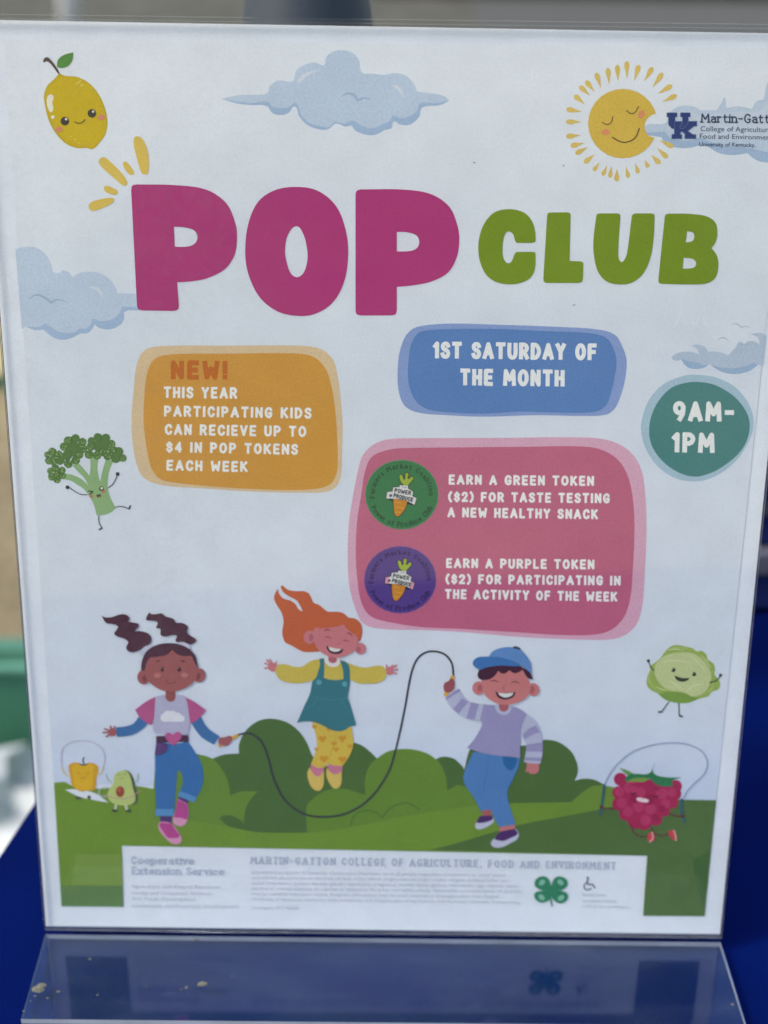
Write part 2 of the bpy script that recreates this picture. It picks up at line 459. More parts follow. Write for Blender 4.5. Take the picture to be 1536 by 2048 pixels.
tag(link('gravel_path', bm, plain('grey_gravel', (0.080, 0.078, 0.058), 0.95, 0.1, 5, 0.3)), kind='structure')
bm = bmesh.new()
vs = [bm.verts.new(p) for p in ((0.55, 6.0, GZ + .004), (30, 6.0, GZ + .004), (30, 60, GZ + .004), (1.2, 60, GZ + .004))]
bm.faces.new(vs)
tag(link('asphalt_lot', bm, plain('asphalt', (0.080, 0.080, 0.071), 0.95, 0.1, 14, 0.12)), kind='structure')

# table and its cloth
TA = Vector((-0.189, -0.30, 0)); TD = Vector((0.156, 0.988, 0)).normalized(); TP = Vector((0.988, -0.156, 0)).normalized()
TL_, TW_ = 1.02, 0.80
TM = Matrix.Translation(TA) @ Matrix((TP, TD, Vector((0, 0, 1)))).transposed().to_4x4()
tb = thing('folding_table', 'folding table standing under the royal blue cloth, holding up the sign', 'table', TA + TP * TW_ / 2 + TD * TL_ / 2 + Vector((0, 0, GZ)))
tb.rotation_euler = (0, 0, math.atan2(TP.y, TP.x))
bm = bmesh.new(); box(bm, -TW_ / 2 - .0028, TW_ / 2 - .004, -TL_ / 2 + .004, TL_ / 2 - .004, 0.70, 0.7345, 0.004)
link('tabletop', bm, plain('table_plastic', (0.74, 0.74, 0.72), 0.5), tb)
for sx in (-1, 1):
    for sy in (-1, 1):
        bm = bmesh.new()
        bmesh.ops.create_cone(bm, cap_ends=True, segments=16, radius1=.014, radius2=.014, depth=.70,
                              matrix=Matrix.Translation((sx * (TW_ / 2 - .08), sy * (TL_ / 2 - .1), .35)))
        link('leg', bm, plain('leg_steel', (0.3, 0.3, 0.31), 0.4, metal=0.6), tb, True)
def cloth():
    bm = bmesh.new(); nx, ny, drop, nd = 80, 100, 0.42, 22
    def top(i, j):
        x, y = TW_ * i / nx, TL_ * j / ny
        return x, y
    g = {}
    # unfolded cloth: parameters run past the table edges and hang down there
    def place(s, t):
        ox = -s if s < 0 else (s - TW_ if s > TW_ else 0); oy = -t if t < 0 else (t - TL_ if t > TL_ else 0)
        x = min(max(s, 0), TW_); y = min(max(t, 0), TL_); d = max(ox, oy)
        z = 0.0
        if d > 0:
            z = -d
            f = min(1, d / .15) * .012
            wv = math.sin((y if ox >= oy else x) * 38 + 1.3 * math.sin(9 * (x + y))) * f
            out = .004 + f * .6 + wv
            if ox > 0: x += (-1 if s < 0 else 1) * (out if ox >= oy else out * ox / oy)
            if oy > 0: y += (-1 if t < 0 else 1) * (out if oy >= ox else out * oy / ox)
        else:
            z = -0.0022 + 0.0018 * noise.noise(Vector((x * 7, y * 5, 3.1))) * 0.5
        return (x, y, z)
    ss = [TW_ * i / nx for i in range(nx + 1)] + [TW_ + drop * (k + 1) / nd for k in range(nd)]
    tt = [-drop + drop * k / nd for k in range(nd)] + [TL_ * j / ny for j in range(ny + 1)] + [TL_ + drop * (k + 1) / nd for k in range(nd)]
    V = [[bm.verts.new(place(s, t)) for s in ss] for t in tt]
    for j in range(len(tt) - 1):
        for i in range(len(ss) - 1):
            bm.faces.new((V[j][i], V[j][i + 1], V[j + 1][i + 1], V[j + 1][i]))
    m, t, b = new_mat('royal_blue_cloth')
    tc = t.nodes.new('ShaderNodeTexCoord')
    n = t.nodes.new('ShaderNodeTexNoise'); n.inputs['Scale'].default_value = 900; n.inputs['Detail'].default_value = 3
    n2 = t.nodes.new('ShaderNodeTexNoise'); n2.inputs['Scale'].default_value = 12; n2.inputs['Detail'].default_value = 4
    for q in (n, n2): t.links.new(tc.outputs['Object'], q.inputs['Vector'])
    cr = t.nodes.new('ShaderNodeValToRGB')
    cr.color_ramp.elements[0].position = 0.35; cr.color_ramp.elements[1].position = 0.65
    cr.color_ramp.elements[0].color = (0.0, 0.0035, 0.049, 1); cr.color_ramp.elements[1].color = (0.0, 0.0052, 0.064, 1)
    t.links.new(n2.outputs[0], cr.inputs[0]); t.links.new(cr.outputs[0], b.inputs['Base Color'])
    bp = t.nodes.new('ShaderNodeBump'); bp.inputs['Strength'].default_value = 0.25; bp.inputs['Distance'].default_value = 0.0004
    t.links.new(n.outputs[0], bp.inputs['Height']); t.links.new(bp.outputs[0], b.inputs['Normal'])
    b.inputs['Roughness'].default_value = 0.9; b.inputs['Specular IOR Level'].default_value = 0.03
    o = link('tablecloth', bm, m, None, True)
    o.matrix_world = TM
    tag(o, 'plain royal blue cloth spread under the clear sign holder and hanging over the table edge', 'tablecloth')
cloth()

# ================================================================== THE POSTER
poster = thing('poster', 'white printed sheet with the pink and green POP CLUB heading, standing in the clear holder', 'poster')
poster.matrix_world = Matrix.Translation(P0) @ poster_frame
cor = [uv(*p) for p in ((-43, 39.5), (1620, 68), (1440, 1868), (92, 1852))]
bm = bmesh.new()
fr_ = [bm.verts.new((x, y, 0)) for x, y in cor]; bk_ = [bm.verts.new((x, y, -0.0001)) for x, y in cor]
bm.faces.new(fr_[::-1]); bm.faces.new(bk_)
for i in range(4): bm.faces.new((fr_[i], fr_[(i + 1) % 4], bk_[(i + 1) % 4], bk_[i]))
bmesh.ops.recalc_face_normals(bm, faces=bm.faces)
link('paper', bm, ink((230, 237, 248), 0.05), poster)
# pale printed sky behind the pictures; it turns bluer towards the printed horizon
def sky_ink():
    m = ink((219, 228, 239), 0.05).copy(); t = m.node_tree
    v = next(n for n in t.nodes if n.type == 'VECT_MATH')
    tc = next(n for n in t.nodes if n.type == 'TEX_COORD')
    sp = t.nodes.new('ShaderNodeSeparateXYZ'); t.links.new(tc.outputs['Object'], sp.inputs[0])
    cr = t.nodes.new('ShaderNodeValToRGB')
    r = t.nodes.new('ShaderNodeMapRange'); r.inputs['From Min'].default_value = -0.112; r.inputs['From Max'].default_value = 0.119
    t.links.new(sp.outputs[1], r.inputs['Value']); t.links.new(r.outputs[0], cr.inputs[0])
    cr.color_ramp.elements[0].color = (*base((203, 216, 241)), 1); cr.color_ramp.elements[1].color = (*base((218, 227, 240)), 1)
    cr.color_ramp.elements[0].position = 0.0; cr.color_ramp.elements[1].position = 0.147
    for p_, c_ in ((0.62, (219, 228, 239)), (0.95, (230, 236, 244))):
        e_ = cr.color_ramp.elements.new(p_); e_.color = (*base(c_), 1)
    t.links.new(cr.outputs[0], v.inputs[0]); return m
draw(poster, 'printed_sky', PX, sky_ink(), 'p:7,78* 1590,96* 1432,1600* 108,1566*', 1)

# ---- clouds
LC, SC = (190, 208, 229), (160, 187, 219)
art('cloud', PX, [
 ('shade', SC, 'p:443,197* 480,190 533,187 540,172 556,161 585,162 592,142 608,130 630,125 648,130 652,115 665,104 683,100 705,106 718,120 724,145 745,147 768,150 788,146 813,152 830,172 834,182 858,186 888,192 899,201* 880,210 845,215 838,234 820,249 800,249 788,243 783,256 770,260 752,269 735,270 712,262 703,252 690,253 672,247 657,258 640,259 615,250 598,232 590,213 577,226 562,230 545,226 533,212 500,210 470,206'),
 ('cloud_body', LC, 'p:443,197* 480,190 533,187 540,172 556,161 585,162 592,142 608,130 630,125 648,130 652,115 665,104 683,100 705,106 718,120 724,145 745,147 768,150 788,146 813,152 830,172 834,182 858,186 888,192 899,201* 870,206 841,206 834,221 820,232 800,236 786,231 780,241 766,248 745,256 725,252 705,241 690,247 670,244 657,254 640,252 620,246 602,229 592,206 578,214 560,216 545,213 535,203 500,206 470,202'),
 ('ripple', (158, 182, 212), 't5:682,193 694,187 706,189 716,201* 727,196 742,199'),
 ('glint', (214, 222, 234), ['p:593,163* 604,150 622,142 641,140* 622,147 610,155 600,165', 'p:783,170* 795,171 804,181 806,195* 798,183']),
], 2, 'wide pale blue cloud with pointed ends above the heading')
C_ = Frame(0, 350, 2)
art('cloud', C_, [
 ('shade', SC, 'p:62,297* 100,287 145,290 185,320 205,360 212,388* 235,392 252,381 275,388 290,408* 315,393 355,386 400,392 440,418 465,455 470,473* 547,474* 560,541* 500,546 497,575 480,600 440,617 400,612 378,598* 370,615 350,632 325,633* 310,640 285,652 250,659 215,650 190,632 175,618* 140,620 104,606* 88,616*'),
 ('cloud_body', LC, 'p:62,297* 100,287 145,290 185,320 205,360 212,388* 235,392 252,381 275,388 290,408* 315,393 355,386 400,392 440,418 465,455 470,473* 547,474* 552,528* 487,526* 478,552 450,575 410,584 370,573* 364,596 345,613 320,613* 300,628 265,632 225,620 183,592* 165,603 140,608 104,606* 88,616*'),
 ('ripple', (155, 178, 203), 't9:118,497 140,480 168,484 207,510* 228,498 265,507'),
 ('glint', (216, 224, 233), 'p:350,447* 385,447 405,465 412,497* 398,470 378,456'),
], 2, 'pale blue cloud cut off straight at the left margin')
B_ = Frame(768, 0, 2)
art('cloud', B_, [
 ('shade', (160, 186, 216), 'p:1042,506* 1062,496 1125,492 1140,455 1170,428 1210,422 1245,428 1268,442* 1330,440* 1350,410 1362,390 1368,432* 1420,425 1470,436* 1490,405 1518,398* 1524,370 1532,332 1555,310 1632,300* 1618,652* 1536,650 1490,641 1452,612* 1400,620 1340,612 1290,585 1255,582* 1235,589 1190,592 1130,578 1108,548* 1048,540*'),
 ('cloud_body', (192, 209, 228), 'p:1042,506* 1062,496 1125,492 1140,455 1170,428 1210,422 1245,428 1268,442* 1330,440* 1350,410 1362,390 1368,432* 1420,425 1470,436* 1490,405 1518,398* 1524,370 1532,332 1555,310 1632,300* 1622,622* 1560,614 1490,598 1440,590 1390,588 1330,575 1262,548* 1240,560 1190,562 1145,550 1122,526* 1050,530*'),
 ('glint', (202, 215, 230), 'p:1130,515* 1142,470 1180,445 1225,446 1260,460 1300,455 1400,448 1500,440 1540,400 1600,380* 1600,560* 1400,560 1200,545'),
], 4, 'pale blue cloud behind the blue university lettering')
R1 = Frame(1300, 580, 6.508)
art('cloud', R1, [
 ('shade', (151, 180, 212), ['p:410,905* 430,880 490,915 600,930 680,970 765,970* 700,1010 600,1028 500,1010 440,960', 'p:785,968* 900,990 1050,1000 1200,990 1310,950 1360,930 1400,975* 1300,1050 1180,1085 1080,1093 950,1070 850,1020']),
 ('cloud_body', (180, 198, 219), 'p:278,885* 300,850 370,815 480,800 560,808 640,830* 620,780 570,740 520,732* 590,708 660,715 720,745 755,800* 850,800 950,820 1015,850* 1060,800 1120,740 1150,680 1190,675 1222,705* 1270,670 1340,665 1400,690 1425,715* 1415,640 1380,600 1295,573* 1400,555 1470,565 1512,600* 1500,700 1465,985* 1400,975 1355,935* 1280,975 1180,1005 1080,1015 950,1010 780,968* 720,975 600,940 540,930 480,920 425,890* 390,912 340,918 300,910'),
 ('bird', (184, 192, 203), ['t16:1055,460 1100,435 1150,450 1192,488* 1230,470 1315,495', 't16:880,655 920,622 975,625 1030,668']),
 ('ghost_lettering', (223, 230, 241), text_polys('AGES', 330, 455, 960, 455, 210, 40)),
], 2, 'small faded blue cloud beside the teal time badge')

# ---- heading letters
PINK, GRN = (174, 26, 112), (108, 140, 0)
D_ = Frame(768, 350, 2)
for nm, fr, c, out, holes in (
 ('title_letter', C_, PINK, 'p:525,60* 530,42 548,37* 700,40 825,58 905,112 942,195 948,250 938,320 900,375 830,412 770,424 709,429* 716,522* 711,537 696,543* 568,541* 553,535 548,520*', ['p:696,206* 745,210 778,222 790,248 778,275 745,286 699,286*']),
 ('title_letter', C_, PINK, 'p:1180,47 1270,62 1345,125 1385,230 1392,330 1375,430 1330,510 1260,555 1190,563 1110,545 1040,490 995,400 981,310 992,200 1030,110 1095,62', ['p:1185,204 1213,235 1229,300 1228,350 1213,392 1188,408 1163,392 1146,345 1140,300 1152,238']),
 ('title_letter', D_, PINK, 'p:-114,75* -108,62 -92,57* 80,58 185,75 260,125 293,200 301,260 290,330 255,390 190,425 120,440 51,447* 51,540* 46,556 30,561* -95,561* -110,555 -114,540*', ['p:51,227* 95,229 130,242 141,268 130,293 100,304 51,305*']),
 ('title_letter', D_, GRN, 'p:606,250* 604,266 592,271* 530,271* 524,262 518,240 507,228 493,226 480,245 474,290 477,330 490,350 505,350 515,335 521,318 530,307* 595,307* 604,310 606,325* 604,370 590,405 555,428 505,437 450,428 410,400 385,350 377,300 381,250 400,195 440,150 500,136 560,150 592,185 604,225', []),
 ('title_letter', D_, GRN, 'p:652,165* 656,152 670,149* 733,149* 744,153 746,165* 742,343* 785,345* 796,350 797,362* 795,415* 790,427 778,431* 652,431* 640,427 637,415*', []),
 ('title_letter', D_, GRN, 'p:848,168* 852,156 865,153* 932,153* 943,157 945,168* 937,290 938,330 948,347 960,340 972,310 990,168* 995,157 1008,153* 1068,153* 1080,157 1082,168* 1078,250 1065,330 1035,395 990,430 940,437 890,425 855,385 838,310 838,250', []),
 ('title_letter', D_, GRN, 'p:1122,170* 1126,158 1140,154* 1220,155 1290,165 1325,190 1333,235 1325,270 1309,291* 1330,320 1337,360 1325,410 1290,433 1220,437 1110,435* 1099,430 1097,418*', ['p:1212,224* 1235,230 1241,247 1232,264 1206,269*', 'p:1198,330* 1235,335 1248,352 1238,370 1194,374*'])):
    draw(poster, nm, fr, c, out, 12, holes)
A_ = Frame(0, 0, 2)
YL = (221, 188, 76)
for s in ('p:535,560 540,547 553,545 570,555 590,600 596,650 592,692 580,698 566,690 550,640 537,590', 'p:396,652 400,634 418,629 440,645 485,690 508,725 505,740 490,740 460,715 420,680',
          'p:492,655 498,646 508,648 530,675 537,692 528,700 510,690 498,672', 'p:416,755 420,744 432,743 460,755 471,765 466,777 450,777 425,768',
          'p:355,825 360,812 380,802 430,792 455,794 455,805 430,822 380,842 362,840'):
    draw(poster, 'accent_stroke', A_, YL, s, 12)

# ---- lemon
LM = (205, 174, -17)
art('lemon', A_, [
 ('body', (196, 166, -10), 'p:232,300 236,292 244,296 262,303 310,308 360,335 400,385 425,450 430,500 420,540 395,575 378,592 366,597 350,592 310,592 265,575 225,535 195,480 180,420 176,385 188,345 215,318'),
 ('face_area', LM, 'p:236,308 262,310 310,315 355,340 394,388 418,450 423,500 412,538 388,570 366,588 345,584 308,582 268,566 232,530 203,478 188,420 184,385 195,350 220,325'),
 ('stem', (72, 56, 50), 'p:174,240 180,231 192,229 215,252 236,285 240,297* 232,294* 205,258 188,245 175,249'),
 ('leaf', (72, 132, 48), 'p:228,268* 232,240 255,220 294,209* 290,240 275,262 250,272'),
 ('leaf_vein', (98, 158, 70), 't3:230,266 260,240 290,213'),
 ('shine', (238, 233, 214), ['p:188,395 195,380 208,378 215,390 210,410 214,435 206,448 195,440 188,415', 'c:212,468,7']),
 ('peel_dot', (222, 200, 62), 'c:315,330,5 328,340,6 305,335,4 322,322,4 300,558,5 318,572,4 285,545,4'),
 ('eye', (38, 34, 28), 'c:260,484,17'), ('eye', (38, 34, 28), 'c:368,453,17'),
 ('eye_glint', (235, 232, 225), 'c:265,476,5 373,446,5'),
 ('cheek', (216, 130, 96), 'e:237,517,14,11,-15'), ('cheek', (216, 130, 96), 'e:406,469,14,11,-15'),
 ('mouth', (60, 45, 25), 's4:300,486 312,492 328,490 341,478'),
], 6, 'smiling yellow lemon with a green leaf')

# ---- sun
rays = '971,243,971,315 1020,258,1000,325 1075,268,1040,326 1115,290,1072,352 1153,340,1093,376 1172,380,1110,408 848,290,868,353 895,270,900,338 933,258,936,325 806,322,843,368 780,343,824,382 760,380,804,418 728,436,793,447 727,487,790,487 727,546,788,540 745,584,802,571 765,615,816,588 800,652,843,616 837,684,862,648 873,703,893,660 903,712,910,662 930,726,932,674 978,712,967,664 1017,694,1004,650 1057,670,1042,638 1105,655,1066,617 1135,632,1090,590 1158,588,1100,560'
rp = []
for q in rays.split():
    x0, y0, x1, y1 = map(float, q.split(',')); l = math.hypot(x1 - x0, y1 - y0); ux, uy = (x1 - x0) / l, (y1 - y0) / l
    wd = 10.5 if l > 52 else 8.5
    at = lambda k, o_: '%f,%f' % (x0 + ux * l * k - uy * wd * o_, y0 + uy * l * k + ux * wd * o_)
    rp.append('p:%s* %s %s %s %s* %s %s %s' % (at(0, 0), at(.1, .75), at(.3, 1), at(.6, .55), at(1, 0), at(.6, -.55), at(.3, -1), at(.1, -.75)))
art('sun_face', B_, [
 ('disc', (216, 180, 62), 'c:955,494,139', ['p:1100,452* 1075,458 1050,478 1042,505 1048,530 1065,546 1100,552* 1130,500*']),
 ('rays', (221, 190, 92), rp),
 ('cheek', (222, 138, 92), 'e:887,528,17,12,0'), ('cheek', (222, 138, 92), 'e:1029,457,13,17,25'),
 ('eyelid', (96, 76, 40), 's4:873,488 890,497 908,490 915,466'), ('eyelid', (96, 76, 40), 's4:970,442 988,454 1005,448 1017,426'),
 ('mouth', (84, 66, 36), 's5:913,549 945,566 975,567 1005,550 1021,513'),
], 6, 'smiling yellow sun with a ring of short rays')

# ---- university lettering
R2 = Frame(1300, 200, 6.508)
U_ = shape('p:220,165* 350,165* 350,218* 325,218* 325,320* 410,320* 420,310* 420,218* 395,218* 395,165* 522,165* 522,218* 497,218* 497,325* 455,370* 285,370* 240,320* 240,218* 220,218*')
K_ = shape('p:315,280* 412,280* 412,335* 388,335* 388,372* 430,372* 490,312* 490,280* 605,280* 605,335* 570,335* 485,402* 555,450* 592,450* 592,498* 455,498* 455,450* 466,450* 425,410* 395,410* 388,445* 410,455* 410,498* 285,498* 285,450* 318,445* 318,335* 315,335*')
NV, NV2 = (0, 38, 110), (100, 130, 174)
o = sheet('university_logo', fill(halo(U_, 8)), R2, NV, 16, poster)
sheet('monogram_line', fill(band(U_[0] + U_[0][:1], 3.5)), R2, NV2, 17, o)
sheet('monogram_letter', fill(halo(K_, 14)), R2, NV, 18, o)
sheet('monogram_line', fill(band(K_[0] + K_[0][:1], 3.5)), R2, NV2, 19, o)
o = sheet('university_name', fill(text_polys('Martin-Gatton', 1401.5, 245.3, 1567, 247, 19, 2.9, serif=1, gap=.24)), PX, (26, 50, 88), 16, poster)
sheet('text_line', font_tris('College of Agriculture,', 1400.5, 262, 1546, 264, 10.6), PX, (34, 60, 98), 16, o)
sheet('text_line', font_tris('Food and Environment', 1399, 277, 1545, 279, 10.6), PX, (34, 60, 98), 16, o)
sheet('text_line', font_tris('University of Kentucky.', 1398, 292, 1510.5, 293.5, 8.6, 0.012), PX, (42, 72, 112), 16, o)

# ---- notices
E_, F_, G_ = Frame(0, 680, 2), Frame(768, 640, 2), Frame(680, 860, 1536 / 620)
WHT = (262, 252, 243)
def notice(name, fr, rim, face, co, ci, lines, label):
    o = draw(poster, name, fr, co, rim, 6); o['label'] = label
    draw(o, 'panel_face', fr, ci, face, 7)
    for (t_, x0, y0, x1, y1, cap, wd, c) in lines:
        sheet('text_line', fill(text_polys(t_, x0, y0, x1, y1, cap, wd)), PX, c, 9, o)
    return o
notice('notice_panel', E_, 'p:600,30 700,22 900,22 1200,22 1280,35 1330,75 1350,140 1362,230 1370,330 1368,450 1365,530 1350,580 1310,605 1220,610 1000,605 800,592 650,580 575,550 545,490 530,400 527,300 535,200 545,110 565,55',
 'p:650,62 720,55 900,54 1170,53 1250,65 1300,110 1325,180 1340,270 1348,370 1351,480 1345,535 1318,578 1240,597 1050,597 850,585 700,570 640,555 605,510 585,420 575,330 576,250 585,150 600,100 620,75', (219, 192, 150), (210, 148, 48), [
 ('NEW!', 341.5, 759, 455, 759.5, 39, 10, (194, 94, 8)),
 ('THIS YEAR', 327, 796, 474.5, 797.5, 23.5, 5.2, WHT), ('PARTICIPATING KIDS', 328, 833, 623, 837.3, 22.5, 5, WHT), ('CAN RECIEVE UP TO', 329.5, 869.5, 612.5, 874, 22.5, 5, WHT),
 ('$4 IN POP TOKENS', 332, 904.5, 596, 909.5, 22, 5, WHT), ('EACH WEEK', 333, 941, 495.5, 944, 22, 5, WHT)], 'orange notice panel headed NEW!')
notice('notice_panel', F_, 'p:140,25 250,14 450,18 700,27 860,38 925,60 955,110 970,160 965,230 950,290 925,350 890,377 800,383 600,380 400,386 250,380 140,370 85,345 60,290 54,220 60,140 80,75 105,42',
 'p:150,45 250,36 450,35 650,44 820,52 890,72 920,120 930,170 920,240 905,300 885,345 845,366 750,371 550,366 400,374 250,368 170,355 125,320 100,260 96,190 105,110 125,65', (129, 156, 209), (76, 125, 190), [
 ('1ST SATURDAY OF', 865.5, 717, 1193.5, 721, 34.5, 8.2, WHT), ('THE MONTH', 919.5, 771, 1129, 773.5, 34.5, 8.2, WHT)], 'blue notice panel giving the day')
notice('time_badge', F_, 'p:1200,222 1260,219 1330,230 1400,265 1450,320 1475,380 1475,440 1450,500 1410,560 1350,610 1280,640 1210,643 1150,625 1090,580 1045,510 1028,440 1035,380 1065,310 1120,255',
 'p:1210,250 1270,248 1330,262 1400,305 1445,360 1462,410 1455,470 1425,525 1370,575 1310,610 1240,626 1170,605 1110,560 1070,500 1060,440 1070,380 1100,320 1150,270', (166, 196, 213), (56, 126, 124), [
 ('9AM-', 1345.5, 842.5, 1468.5, 844, 41, 9.5, WHT), ('1PM', 1343, 905, 1429, 906.5, 41.5, 9.5, WHT)], 'round teal badge giving the hours')
o = notice('notice_panel', G_, 'p:240,45 400,40 800,38 1200,36 1330,50 1430,100 1490,190 1512,320 1518,500 1510,700 1500,850 1475,950 1420,1010 1350,1035 1200,1038 900,1025 600,1000 400,990 220,985 120,960 75,880 45,760 38,600 45,450 65,320 85,220 110,130 160,75',
 'p:250,95 350,88 600,85 900,82 1180,80 1290,95 1380,150 1430,240 1455,380 1458,550 1450,700 1440,820 1410,920 1350,985 1270,1012 1100,1015 850,1000 600,985 400,975 240,950 150,920 105,850 85,730 78,600 85,450 105,320 125,200 160,130', (218, 166, 190), (192, 94, 126), [
 ('EARN A GREEN TOKEN', 897.2, 969, 1187.8, 971.8, 20.5, 4.8, WHT), ('($2) FOR TASTE TESTING', 896, 1003.3, 1219.3, 1006.5, 20.5, 4.8, WHT), ('A NEW HEALTHY SNACK', 894.7, 1034.4, 1195.9, 1038.4, 20.5, 4.8, WHT),
 ('EARN A PURPLE TOKEN', 892, 1135.7, 1188.6, 1138.5, 20, 4.7, WHT), ('($2) FOR PARTICIPATING IN', 890.7, 1167.6, 1241, 1170.8, 20, 4.7, WHT), ('THE ACTIVITY OF THE WEEK', 889.5, 1197.5, 1234.6, 1203, 20, 4.7, WHT)], 'pink notice panel with two round tokens')
def token(cx, cy, rx, ry, c, rim, txtc, wing, label):
    fr = lambda x, y: (cx + (x - 755) / 665 * rx, cy + (y - 712) / 633 * ry)
    T = draw(poster, 'token', fr, rim, 'e:755,712,665,633,0', 12); T['label'] = label
    draw(T, 'token_face', fr, c, 'e:755,712,650,618,0', 13)
    sheet('ring_lettering', fill(ring_polys('Farmers Market Coalition', 755, 712, 500, 480, 187, -1, 90, 16)), fr, txtc, 14, T)
    sheet('ring_lettering', fill(ring_polys('Power of Produce Club', 755, 712, 597, 570, 204, 336, 90, 16, inward=True)), fr, txtc, 14, T)
    BK = (24, 34, 34)
    leaf = shape('p:805,545* 745,490 712,375 735,352 765,368 800,440 820,335 850,318 876,338 870,430 930,388 962,402 952,440 900,500 865,545*')
    body = shape('p:605,780* 855,830* 820,950 760,1040 700,1098 650,1098 620,1030 605,900')
    ban = shape('p:720,540* 870,550* 865,600* 960,660* 945,740* 1020,775* 985,895* 860,830 740,795 600,785 475,780* 490,665* 590,650* 600,580* 715,575*')
    tail = shape('p:470,780* 600,785* 600,840*') + shape('p:850,830* 990,895* 975,910* 850,880*')
    sheet('carrot_outline', fill(halo(leaf, 26) + halo(body, 26) + halo(ban, 26) + tail), fr, BK, 14, T)
    sheet('carrot_leaf', fill(leaf), fr, (158, 180, 52), 15, T)
    sheet('carrot', fill(body), fr, (206, 132, 30), 15, T)
    sheet('carrot_stripe', fill([p for s in ('s12:635,850 690,850 735,870', 's12:655,940 720,945 775,960', 's12:632,1030 680,1025 725,1035') for p in shape(s)]), fr, (232, 168, 74), 16, T)
    sheet('banner', fill(ban), fr, (222, 224, 222), 17, T)
    if wing: sheet('banner_end', fill(shape('p:475,780* 490,665* 560,658* 555,785*') + shape('p:960,750* 1020,775* 985,895* 925,862*')), fr, wing, 18, T)
    sheet('banner_lettering', fill(text_polys('POWER', 618, 668, 915, 722, 78, 18, gap=.34) + text_polys('PRODUCE', 598, 757, 950, 845, 76, 18, gap=.34)
          + text_polys('OF', 528, 752, 582, 756, 50, 13, gap=.36) + text_polys('THE', 752, 582, 832, 590, 20, 5)), fr, BK, 19, T)
token(803.6, 988.8, 73.6, 70, (42, 118, 68), (76, 140, 96), (18, 62, 40), None, 'green round token')
token(800.3, 1159, 72.3, 67.4, (78, 54, 132), (98, 76, 146), (40, 24, 74), (219, 150, 180), 'purple round token')

# ---- broccoli
R4 = Frame(60, 850, 6.982)
fl = '245,412,45 310,365,52 265,500,50 330,520,45 405,400,48 420,490,65 350,440,60 475,300,58 530,215,58 637,185,60 735,235,58 690,410,58 540,540,58 640,490,60 600,330,110 520,420,70 740,330,60 860,220,55 945,165,55 1060,180,62 1140,260,55 850,300,60 830,410,60 940,420,60 1020,380,55 1000,290,110 1150,340,60 1240,370,65 1300,460,52 1200,460,70 1085,430,60 285,640,46 355,600,55 450,630,50 305,725,50 380,760,52 455,705,48 375,690,50'
arcs = [(530, 215, 60, -60, 60), (637, 185, 60, 120, 200), (690, 410, 58, 150, 250), (520, 400, 60, -50, 60), (420, 490, 62, 150, 260), (310, 365, 55, -30, 60), (265, 500, 50, 180, 300), (945, 165, 58, -40, 70), (850, 290, 60, -40, 80), (1020, 370, 50, 140, 240), (1140, 260, 55, 130, 220), (1150, 330, 60, -20, 80), (830, 410, 58, 130, 240), (1200, 440, 60, 170, 260), (1300, 460, 52, 140, 260), (305, 725, 50, 200, 330), (450, 630, 50, 120, 200), (540, 540, 58, 160, 260), (455, 705, 48, 130, 230)]
dl = []
for (x, y, r, a0, a1) in arcs:
    dl += band([(x + r * math.cos(math.radians(a0 + (a1 - a0) * k / 8)), y + r * math.sin(math.radians(a0 + (a1 - a0) * k / 8))) for k in range(9)], 12)
dots = []
for q in fl.split():
    x, y, r = map(float, q.split(','))
    if r < 64 and y > 205 and (y > 225 or x < 760):
        for k in range(8):
            a_, rr = random.uniform(0, 6.28), r * math.sqrt(random.uniform(.02, .55))
            dots.append(disc(x + rr * math.cos(a_), y + rr * math.sin(a_), 5.5, n=8))
art('broccoli', R4, [
 ('stalk', (136, 176, 118), 'p:840,440* 955,455* 945,600 960,720 985,790* 1010,650 1060,470* 1165,500* 1115,620 1090,740 1090,880 1120,1000 1200,1160* 1130,1220 1030,1255 930,1258* 900,1130 850,1030 760,900 660,830 580,780 470,755* 490,672* 600,695 720,750 815,840* 760,740 700,680 590,560* 690,540* 770,630 832,705* 845,600'),
 ('floret', (66, 112, 48), 'c:' + fl), ('floret_fold', (48, 92, 40), dl), ('floret_dot', (170, 204, 124), dots),
 ('eye', (34, 40, 26), ['s16:822,918 882,930* 838,962', 'c:1000,885,33'], []), ('eye_glint', (228, 230, 214), 'c:1003,880,18'),
 ('cheek', (198, 112, 84), 'e:860,990,28,18,-15'), ('cheek', (198, 112, 84), 'e:1032,928,28,18,-15'),
 ('mouth', (58, 42, 24), 'p:928,968* 990,962* 992,990 975,1010 955,1012 935,995'), ('tongue', (190, 96, 80), 'c:968,1000,13'),
 ('arm', (34, 38, 44), ['s13:795,968 720,966 640,930 545,865', 'c:525,866,27']), ('arm', (34, 38, 44), ['s13:1098,868 1150,830 1195,760 1222,685', 'c:1225,680,27']),
 ('leg', (34, 38, 44), ['s13:1200,1142 1260,1132 1320,1142 1385,1168*', 's22:1385,1165 1402,1126']), ('leg', (34, 38, 44), ['s13:965,1262 960,1320 975,1380 1008,1432*', 's22:1005,1435 970,1456']),
], 6, 'winking green broccoli throwing up its arms')

